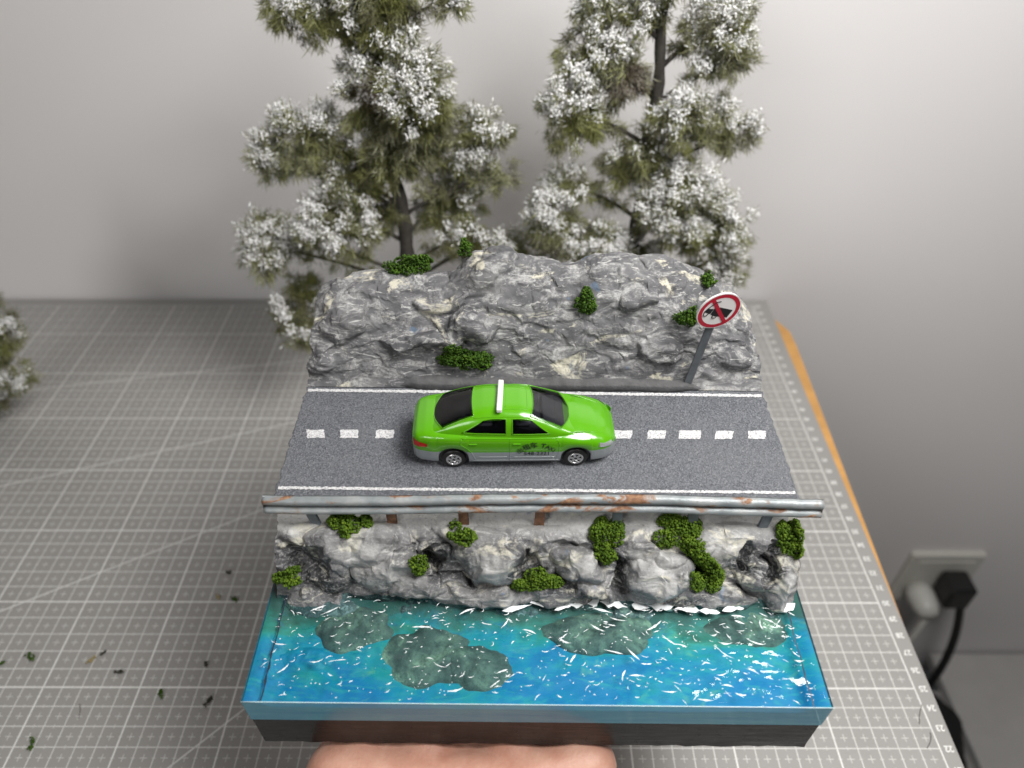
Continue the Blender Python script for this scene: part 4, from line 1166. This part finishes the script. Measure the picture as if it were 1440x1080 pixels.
# ------------------------------------------------------------------ snow-dusted model trees behind the diorama
def needle_mat():
    t = NT('olive_fibre_foliage')
    f = t.noise(.55, 4, .7)
    col = t.ramp(f, [(.28, (.065, .060, .034)), (.46, (.135, .140, .045)), (.60, (.20, .215, .062)), (.76, (.29, .295, .13))])
    col = t.mix(t.ramp(t.noise(.32, 3, c=t.mapped(loc=(9, 2, 4))), [(.62, 0.), (.70, .55)]), col, (.11, .055, .06))
    fr = t.math('MULTIPLY', t.ramp(t.noise(.45, 3, .6, c=t.mapped(loc=(4, 20, 3))), [(.42, .1), (.62, 1.)]), t.ramp(t.noise(9, 3, .7), [(.42, 0.), (.60, .5)]))
    col = t.mix(fr, col, (.62, .61, .57))      # fibres frosted by the flock
    t.set(Base_Color=col, Roughness=.8); t.b.inputs['Specular IOR Level'].default_value = .2
    return t.m
M_NEED = needle_mat()
M_SNOW = plain('snow_flock', (.90, .90, .895), .8, var=.06, scale=2)
M_BARK = plain('dark_bark', (.040, .036, .030), .85, var=.45, scale=2.5, bump=.1)
OV = np.array([(1, 0, 0), (-1, 0, 0), (0, 1, 0), (0, -1, 0), (0, 0, 1), (0, 0, -1)], float)
OF = np.array([(0, 2, 4), (2, 1, 4), (1, 3, 4), (3, 0, 4), (2, 0, 5), (1, 2, 5), (3, 1, 5), (0, 3, 5)])
def fibre_tree(name, label, Y, trunk_px, clumps, seed, base_x, snow_k=1.0):
    rng = np.random.default_rng(seed)
    tp = [wpix(u, v, 1, Y) for u, v in trunk_px]
    root = empty(name, (base_x, Y, 0))
    B0 = np.array([base_x, Y, 0.])
    zs_ = [0.] + [p[2] for p in tp]; xs_ = [base_x] + [p[0] for p in tp]
    order = np.argsort(zs_); zs_ = np.array(zs_)[order]; xs_ = np.array(xs_)[order]
    ztop = zs_[-1] + 3.5
    g = np.linspace(0, ztop, 40)
    tx_ = np.interp(g, zs_, xs_); tx_ = np.convolve(np.r_[np.full(3, tx_[0]), tx_, np.full(3, tx_[-1])], np.ones(7) / 7, 'valid')
    path = np.stack([tx_ - base_x + .12 * np.sin(g * .9), .12 * np.cos(g * .7), g], 1)
    MB().tube(path, np.linspace(.62, .22, 40) * (1 + .12 * np.sin(g * 3.1)), 10).build('trunk', M_BARK, root, True)
    NV, NF, SV, SF = [], [], [], []
    nvn = nsn = 0
    for (u, v, rw, rh, snow, dens, dy) in clumps:
        snow = snow * snow_k
        yy = Y + dy
        c = wpix(u, v, 1, yy) - B0
        k = np.linalg.norm(wpix(u + 1, v, 1, yy) - wpix(u, v, 1, yy))
        rx, rz = rw * k, rh * k * 1.15
        ry = (rx + rz) * .5
        # the branch that carries the clump
        zb = min(max(c[2] - .3 * abs(c[0]) - 1.0, .6), ztop - 1)
        st = np.array([np.interp(zb, g, path[:, 0]), 0, zb])
        mid = (st + c) / 2 + [0, 0, .6]
        t_ = np.linspace(0, 1, 9)[:, None]
        MB().tube((1 - t_) ** 2 * st + 2 * t_ * (1 - t_) * mid + t_ ** 2 * c, np.linspace(.15, .05, 9), 6).build('branch', M_BARK, root, True)
        # twigs: sub-tufts through the clump, each a burst of fine fibres
        nt = max(24, int(rx * ry * rz * 9.0 * dens + rx * rz * 12.0 * dens))
        d = rng.normal(size=(nt, 3)); d /= np.linalg.norm(d, axis=1)[:, None]
        rr = rng.random(nt) ** .45
        q = d * rr[:, None] * [rx, ry, rz]
        q0_ = q; hang = rng.random(nt) < .16
        q = q + np.where(hang, rng.uniform(0, .55, nt), 0)[:, None] * [0, 0, -rz * .9]
        keep = perlin((c + q) * .75 + seed) + .5 * perlin((c + q) * 1.9 + seed) > -.30 + .25 * (rr - .5)
        q = q[keep]; d = d[keep]; rr = rr[keep]; nt = len(q)
        nb_ = 14                                # a little foliage along the branch itself
        tb = rng.uniform(.25, 1, nb_)[:, None]
        qb = (1 - tb) ** 2 * st + 2 * tb * (1 - tb) * mid + tb ** 2 * c - c + rng.normal(0, .22, (nb_, 3))
        db = rng.normal(size=(nb_, 3)); db /= np.linalg.norm(db, axis=1)[:, None]
        q = np.vstack([q, qb]); d = np.vstack([d, db]); rr = np.r_[rr, np.full(nb_, .3)]; nt = len(q)
        per = 70
        base = np.repeat(c + q, per, 0) + rng.normal(0, .16, (nt * per, 3))
        dirn = rng.normal(size=(nt * per, 3)) * .75 + np.repeat(d, per, 0) * 1.0 + [0, 0, -.55]
        dirn /= np.linalg.norm(dirn, axis=1)[:, None]
        L = rng.uniform(.20, .78, nt * per)[:, None]
        side = np.cross(dirn, rng.normal(size=dirn.shape)); side /= np.linalg.norm(side, axis=1)[:, None]
        w = rng.uniform(.010, .022, nt * per)[:, None]
        A_ = base + side * w; B_ = base - side * w; C_ = base + dirn * L + side * w * .2
        bend = base + dirn * L * .55 + [0, 0, -.04]
        V = np.stack([A_, B_, bend - side * w, C_, bend + side * w], 1).reshape(-1, 3)
        n = nt * per; o = np.arange(n)[:, None] * 5 + nvn
        NF.append(np.concatenate([o + [0, 1, 2], o + [0, 2, 4], o + [4, 2, 3]])); NV.append(V); nvn += len(V)
        # snow flock caught on the upper and outer side
        if snow > 0:
            up = d[:, 2] * 1.0 - d[:, 1] * .45 + rng.normal(0, .18, nt)
            patch = perlin((c + q) * .50 + seed + 40)
            sel = np.where((up + patch * 1.9 > .80 - snow * 1.25) & (rr > .58))[0]
            if len(sel):
                # white-coated fibres
                pf = 46; n = len(sel) * pf
                base = np.repeat(c + q[sel], pf, 0) + rng.normal(0, .20, (n, 3)) + [0, -.06, .10]
                dirn = rng.normal(size=(n, 3)) + np.repeat(d[sel], pf, 0) * .9 + [0, -.3, .15]; dirn /= np.linalg.norm(dirn, axis=1)[:, None]
                side = np.cross(dirn, rng.normal(size=dirn.shape)); side /= np.linalg.norm(side, axis=1)[:, None]
                L = rng.uniform(.10, .42, n)[:, None]; w = rng.uniform(.014, .034, n)[:, None]
                V = np.stack([base + side * w, base - side * w, base + dirn * L * .6 - side * w * .9, base + dirn * L, base + dirn * L * .6 + side * w * .9], 1).reshape(-1, 3)
                o = np.arange(n)[:, None] * 5 + nsn
                SF.append(np.concatenate([o + [0, 1, 2], o + [0, 2, 4], o + [4, 2, 3]])); SV.append(V); nsn += len(V)
                # and grains of flock caked on the thickest spots
                thick = sel[patch[sel] + .3 * up[sel] > np.quantile(patch[sel] + .3 * up[sel], .28)]
                m_ = 42
                bp = np.repeat(c + q[thick] * 1.03, m_, 0) + rng.normal(0, .19, (len(thick) * m_, 3)) + [0, -.12, .16]
                sc_ = rng.uniform(.03, .095, (len(bp), 1)) * rng.uniform(.6, 1.5, (len(bp), 3))
                v2, f2_ = scatter(OV, OF, bp, sc_, rand_rot(len(bp), rng))
                SF.append(f2_ + nsn); SV.append(v2); nsn += len(v2)
    crown = mk('crown', np.vstack(NV), np.vstack(NF), M_NEED, root, False, 'stuff')
    if SV: mk('snow', np.vstack(SV), np.vstack(SF), M_SNOW, crown, False, 'stuff')
    tag(root, label, 'tree', 'snow-dusted model trees behind the diorama')
    return root
left_clumps = [
    (405, 12, 42, 30, .35, 1., 0), (470, 18, 50, 30, .25, 1., 0), (540, 8, 60, 40, .1, 1., 0), (632, 3, 22, 16, .1, 1., 0), (555, 60, 40, 40, .2, .9, 0),
    (600, 92, 28, 30, .0, .9, 2), (578, 128, 62, 55, .75, 1.1, -1), (520, 135, 50, 55, .45, 1., 0), (430, 195, 62, 42, .95, 1.1, 0), (378, 222, 30, 28, .8, 1., 0),
    (560, 205, 60, 48, .15, 1., 0), (630, 195, 42, 45, .1, .9, 1), (688, 190, 34, 34, .65, 1., 0), (700, 245, 24, 24, .15, .9, 0), (492, 250, 46, 32, .25, 1., 0),
    (478, 308, 62, 40, 1.05, 1.2, -1), (368, 345, 34, 42, .95, 1.1, -1), (410, 330, 30, 30, .1, .9, 0), (635, 275, 52, 45, .12, .8, 2), (655, 335, 46, 18, .7, 1., 0), (700, 335, 30, 16, .5, 1., 1),
    (418, 448, 30, 42, .45, 1., -1), (425, 410, 26, 28, .3, .9, 0), (540, 295, 30, 25, .1, .9, 0), (590, 160, 40, 40, .3, .9, 0), (515, -45, 62, 40, .4, 1., 0), (510, -100, 40, 40, .5, 1., 0),
]
right_clumps = [
    (845, 4, 48, 18, .35, 1., 0), (900, 15, 40, 22, .3, .9, 0), (1012, 40, 56, 48, .85, 1.1, 0), (1035, 85, 30, 30, .7, 1., 0), (828, 85, 44, 46, .75, 1.1, 0), (800, 158, 48, 44, 1.0, 1.2, -1),
    (872, 105, 38, 52, .2, .9, 0), (960, 165, 46, 38, .9, 1.1, -1), (1005, 170, 36, 24, .4, 1., 0), (1040, 188, 28, 28, .7, 1., 0), (915, 205, 48, 42, .35, 1., 0),
    (868, 235, 30, 24, .1, .9, 0), (800, 262, 36, 24, .75, 1., 0), (776, 305, 34, 38, .85, 1.1, -1), (835, 338, 46, 24, .85, 1.1, -1), (955, 285, 58, 50, 1.1, 1.3, -1), (1005, 325, 48, 46, 1.0, 1.2, -1),
    (1010, 378, 44, 28, 1.0, 1.1, -1), (895, 350, 34, 22, .4, 1., 0), (738, 342, 26, 18, .1, 1., 1), (930, 260, 40, 30, .5, 1., 0), (938, -45, 60, 38, .8, 1., 0), (942, -100, 38, 40, .8, 1., 0),
]
fibre_tree('model_tree', 'olive fibre model tree, snow-dusted only in patches, with purple-brown twigs', 39.5, [(575, 350), (550, 230), (515, 50)], left_clumps, 5, -6.2, .66)
fibre_tree('model_tree', 'whitest model tree, thick with snow, its bare dark trunk showing high up', 40.5, [(890, 340), (912, 200), (935, 20)], right_clumps, 9, 7.2)
side = [(2, 468, 24, 26, .35, 1., 0), (20, 528, 26, 18, .75, 1.1, 0), (-40, 500, 50, 40, .5, 1., 0), (-70, 440, 60, 45, .6, 1., 0), (-30, 560, 40, 30, .3, 1., 0), (2, 640, 6, 8, .0, 1., 0), (-82, 385, 42, 40, .6, 1., 0), (-84, 320, 26, 34, .6, 1., 0)]
sd = fibre_tree('model_tree', 'small snow-dusted model tree of which only branch tips enter the picture', 38.0, [(-70, 560), (-80, 420)], side, 15, -41.5)

# ------------------------------------------------------------------ crumbs of moss dropped on the mat
crumbs = [(44, 925, .34, 0), (46, 1046, .30, 0), (228, 976, .26, 0), (130, 928, .20, 1), (330, 843, .2, 0), (307, 840, .16, 1), (166, 946, .2, 2), (293, 988, .26, 2), (2, 934, .2, 0), (145, 919, .12, 2), (322, 806, .16, 2), (290, 934, .14, 2)]
M_TAN = plain('dry_straw', (.34, .28, .13), .8, var=.3)
M_CRD = plain('dark_crumb', (.035, .035, .02), .8, var=.4)
for k, (u, v, r, c) in enumerate(crumbs):
    rng = np.random.default_rng(300 + k)
    p = wpix(u, v, 2, 0)
    nn = int(10 + 60 * r)
    t_ = rng.uniform(-1, 1, nn); ang = rng.uniform(0, 3.1)
    q = np.stack([t_ * r * math.cos(ang) + rng.normal(0, r * .22, nn), t_ * r * math.sin(ang) + rng.normal(0, r * .22, nn), .05 + rng.random(nn) * r * .35], 1)
    V, F = scatter(IV, IF, q, rng.uniform(.03, .07, (nn, 3)), rand_rot(nn, rng))
    o = mk('moss_crumb', V, F, (M_MOSSD, M_TAN, M_CRD)[c], None)
    o.location = Vector(p) * CM
    tag(o, ('loose green moss crumb dropped on the grey cutting mat', 'dry straw-coloured crumb lying on the grey cutting mat', 'tiny dark scrap lying on the grey cutting mat')[c], 'crumb', ('green moss crumbs on the mat', 'straw crumbs on the mat', 'dark scraps on the mat')[c])
M_HAIR = plain('dark_fibre', (.07, .06, .05), .7)
for k, (pts) in enumerate(([(1297, 990), (1292, 1004), (1293, 1018)], [(1308, 1030), (1312, 1040), (1304, 1052)], [(112, 990), (114, 1000), (110, 1010)])):
    P_ = np.array([wpix(u, v, 2, .03) for u, v in pts]); c0 = P_[1].copy()
    t_ = np.linspace(0, 1, 12)[:, None]
    mb = MB().tube((1 - t_) ** 2 * P_[0] + 2 * t_ * (1 - t_) * P_[1] + t_ ** 2 * P_[2] - c0, .014, 5)
    o = mb.build('loose_fibre', M_HAIR); o.location = Vector(c0) * CM
    tag(o, ('thin dark fibre on the mat beside ruler number 24', 'curved dark fibre on the mat between ruler numbers 22 and 23', 'thin bent fibre on the mat among the loose moss crumbs')[k], 'fibre', 'loose fibres on the mat')

# ------------------------------------------------------------------ the hand under the diorama (left hand, palm up, thumb to the left)
def skin():
    t = NT('skin')
    f = t.noise(.9, 5, .6)
    col = t.ramp(f, [(.3, (.50, .24, .17)), (.5, (.58, .31, .225)), (.7, (.66, .39, .29))])
    cre = t.noise(5, 4, .7, 1.5, c=t.mapped((1.6, .5, .5), rot=(0, 0, .5)))
    t.set(Base_Color=col, Roughness=.48, Normal=t.bump(t.math('ADD', cre, t.math('MULTIPLY', t.voro(9), .5)), .35, .04))
    t.b.inputs['Subsurface Weight'].default_value = .12; t.b.inputs['Subsurface Radius'].default_value = (.01, .004, .002); t.b.inputs['Subsurface Scale'].default_value = .4
    return t.m
M_SKIN = skin()
def capsule(mb, pts, rad, n=16, flat=1.0):
    """closed tapering tube with round ends through pts"""
    pts = np.asarray(pts, float); rad = np.asarray(rad, float)
    P_, R_ = [], []
    d0 = pts[0] - pts[1]; d0 /= np.linalg.norm(d0); d1 = pts[-1] - pts[-2]; d1 /= np.linalg.norm(d1)
    for a_ in np.linspace(math.pi / 2 * .97, 0, 6)[:-1]: P_.append(pts[0] + d0 * rad[0] * math.sin(a_)); R_.append(rad[0] * math.cos(a_))
    for k in range(len(pts) - 1):
        for t_ in np.linspace(0, 1, 6, endpoint=False): P_.append(pts[k] * (1 - t_) + pts[k + 1] * t_); R_.append(rad[k] * (1 - t_) + rad[k + 1] * t_)
    P_.append(pts[-1]); R_.append(rad[-1])
    for a_ in np.linspace(0, math.pi / 2 * .97, 6)[1:]: P_.append(pts[-1] + d1 * rad[-1] * math.sin(a_)); R_.append(rad[-1] * math.cos(a_))
    mb.tube(P_, R_, n)
HZ = 10.72                                  # the underside of the base
hand = empty('person', (-1.5, 10.0, HZ - 1.3))
H0 = np.array([-1.5, 10.0, HZ - 1.3])
mb = MB()
def hc(pts, rad): capsule(mb, np.array(pts, float) - H0, rad)
zt = lambda r, sink=0.02: HZ - r - sink
hc([(-6.05, 10.3, zt(1.25)), (-3.0, 9.9, zt(1.35)), (0, 9.9, zt(1.35)), (2.55, 10.6, zt(1.15))], [1.25, 1.35, 1.35, 1.15])     # heel of the palm
hc([(-4.6, 11.6, zt(1.3)), (0, 12.2, zt(1.3, .15)), (2.7, 12.6, zt(1.15))], [1.3, 1.3, 1.15])
hc([(-3.6, 14.5, zt(1.1)), (0, 14.8, zt(1.1, .12)), (2.8, 14.4, zt(1.05))], [1.15, 1.1, 1.05])
hc([(-3.2, 17.3, zt(1.0)), (0, 17.7, zt(1.0)), (2.8, 16.6, zt(.95))], [1.0, 1.0, .95])                                           # knuckles
hc([(-3.0, 11, zt(1.3)), (-3.2, 17, zt(1.0))], [1.3, 1.0]); hc([(0, 11, zt(1.3)), (0, 17.5, zt(1.0))], [1.3, 1.0]); hc([(2.2, 11, zt(1.2)), (2.7, 16.6, zt(.95))], [1.2, .95])
for (x0, y0, x1, y1, L, r) in ((-3.3, 17.4, -4.0, 25, 7.3, .82), (-1.2, 17.9, -1.4, 26, 8.1, .86), (.9, 17.6, 1.1, 25.4, 7.6, .82), (2.8, 16.6, 3.6, 22.8, 6.0, .70)):
    m1 = .45; m2 = .74
    f_ = lambda t_: (x0 + (x1 - x0) * t_, y0 + (y1 - y0) * t_)
    hc([(*f_(0), zt(r)), (*f_(m1), zt(r, .25)), (*f_(m2), zt(r * .9, .06)), (*f_(1), zt(r * .78, .02))], [r, r * .97, r * .88, r * .72])
hc([(-5.2, 11.0, zt(1.4)), (-6.7, 13.6, zt(1.1, .1)), (-7.7, 16.4, zt(.95, .1)), (-8.1, 18.4, zt(.8, .03))], [1.4, 1.1, .92, .72])   # thumb
hc([(-3.4, 10.0, HZ - 1.9), (-2.9, 7.4, HZ - 4.0), (-2.6, 3.5, HZ - 6.0)], [1.5, 2.0, 2.2]); hc([(.8, 10.3, HZ - 1.9), (.0, 7.4, HZ - 4.0), (-.4, 3.5, HZ - 6.0)], [1.5, 1.9, 2.1])
hc([(-1.5, 8.6, HZ - 3.3), (-1.5, 3.5, HZ - 6.0), (-1.5, -14, HZ - 8.3)], [2.1, 2.5, 3.6])
ho = mb.build('hand_and_forearm', M_SKIN, hand, True)
rm_ = ho.modifiers.new('r', 'REMESH'); rm_.mode = 'VOXEL'; rm_.voxel_size = .14 * CM
sm_ = ho.modifiers.new('s', 'SMOOTH'); sm_.iterations = 14; sm_.factor = .5
dg = bpy.context.evaluated_depsgraph_get(); dg.update()
me = bpy.data.meshes.new_from_object(ho.evaluated_get(dg)); ho.modifiers.clear(); ho.data = me
co = np.empty(len(me.vertices) * 3); me.vertices.foreach_get('co', co); co = co.reshape(-1, 3)
# keep the palm just under the base, which leans with the diorama
cw = co / CM + H0
plane = D_LOC[2] + BZ + DR[2, 1] * (cw[:, 1] - D_LOC[1]) + DR[2, 0] * cw[:, 0] - .035
lim = np.where(cw[:, 1] > 10.45, plane, plane + .0)
co[:, 2] = np.minimum(cw[:, 2] + DR[2, 1] * (cw[:, 1] - 10.6) * np.clip((cw[:, 1] - 9) / 3, 0, 1), lim) * CM - H0[2] * CM
me.vertices.foreach_set('co', co.ravel()); me.update()
me.polygons.foreach_set('use_smooth', np.ones(len(me.polygons), dtype=bool))
if not me.materials: me.materials.append(M_SKIN)
tag(hand, 'bare hand held palm up under the diorama, carrying it above the desk', 'person')

# ------------------------------------------------------------------ socket, plugs and things on the floor beside the desk
WY = WALL_Y
so = empty('wall_socket', (52.6, WY - .4, -41.4))
M_PLATE = plain('white_socket_plastic', (.62, .61, .56), .4, var=.05)
MB().box((0, 0, 0), (9.0, .8, 9.6), None, .25).build('face_plate', M_PLATE, so)
MB().box((0, -.45, 0), (6.8, .14, 7.2), None, .05).build('insert', M_PLATE, so)
tag(so, 'white wall socket low on the wall with two plugs in it', 'wall socket')
pw = empty('plug', (50.6, WY - 1.1, -43.0))
M_PW = plain('white_plug_plastic', (.60, .60, .56), .4, var=.05)
MB().lathe([(.01, -4.0), (1.0, -3.9), (1.45, -2.9), (1.6, -1.4), (1.6, 0), (.01, 0)], 20, 'y').build('plug_body', M_PW, pw, True)
t_ = np.linspace(0, 1, 24)[:, None]
def bez(p0, p1, p2): return (1 - t_) ** 2 * np.array(p0) + 2 * t_ * (1 - t_) * np.array(p1) + t_ ** 2 * np.array(p2)
MB().tube(bez((0, -3.4, -.8), (-.6, -5.2, -7), (-4.5, -3.5, -22)), .42, 8).build('cable', M_PW, pw, True)
tag(pw, 'rounded white plug with a white cable in the wall socket', 'plug')
pb = empty('plug', (53.6, WY - 1.2, -40.6))
M_PB = plain('black_plug_plastic', (.012, .012, .012), .5)
MB().box((0, -1.7, 0), (3.2, 3.3, 3.8), None, .4).build('plug_body', M_PB, pb)
MB().tube(bez((.9, -2.6, -1.6), (3.6, -5.0, -12), (-.5, -6.5, -21.0)), .48, 8).build('cable', M_PB, pb, True)
tag(pb, 'square black power plug with a black cable hanging to the floor', 'plug')
bag = empty('bag', (50.5, 41, -62))
rng = np.random.default_rng(8)
n, m = 40, 20
th = np.linspace(0, 2 * math.pi, n)[:, None]; h_ = np.linspace(0, 1, m)[None]
r = (1 - .45 * h_ ** 1.5) * (1 + .14 * fbm(V3(np.cos(th) * 1.4, np.sin(th) * 1.4, h_ * 2.5), 3))
V = V3(r * 7.5 * np.cos(th), r * 7.0 * np.sin(th), h_ * 8.5 - .0)
V = np.concatenate([V, V3(0 * th, 0 * th, 8.3 + 0 * th)], 1)
mk('bag_body', V.reshape(-1, 3), grid_faces(n, m + 1, False), plain('black_cloth', (.010, .010, .010), .8, var=.4, scale=.5), bag, True)
tag(bag, 'black cloth bag slumped on the floor under the wall socket', 'bag')
cart = empty('carton', (82, 36, -62))
M_CART = plain('white_carton', (.48, .47, .46), .6, var=.06, scale=.2)
MB().box((0, 0, .85), (46, 34, 1.6), None, .1).build('box_body', M_CART, cart)
mbk = MB().tube([(-9.2 + 1.8 * math.cos(a_), -1.5 + 1.8 * math.sin(a_), 1.68) for a_ in np.linspace(.5, 5.4, 24)], .22, 6)
mbk.box((-9.0, -4.6, 1.67), (3.0, .5, .06)).box((-9.0, -5.5, 1.67), (3.0, .5, .06))
mbk.build('printed_mark', M_PB, cart)
tag(cart, 'flat white carton with a black printed mark on the floor', 'carton')
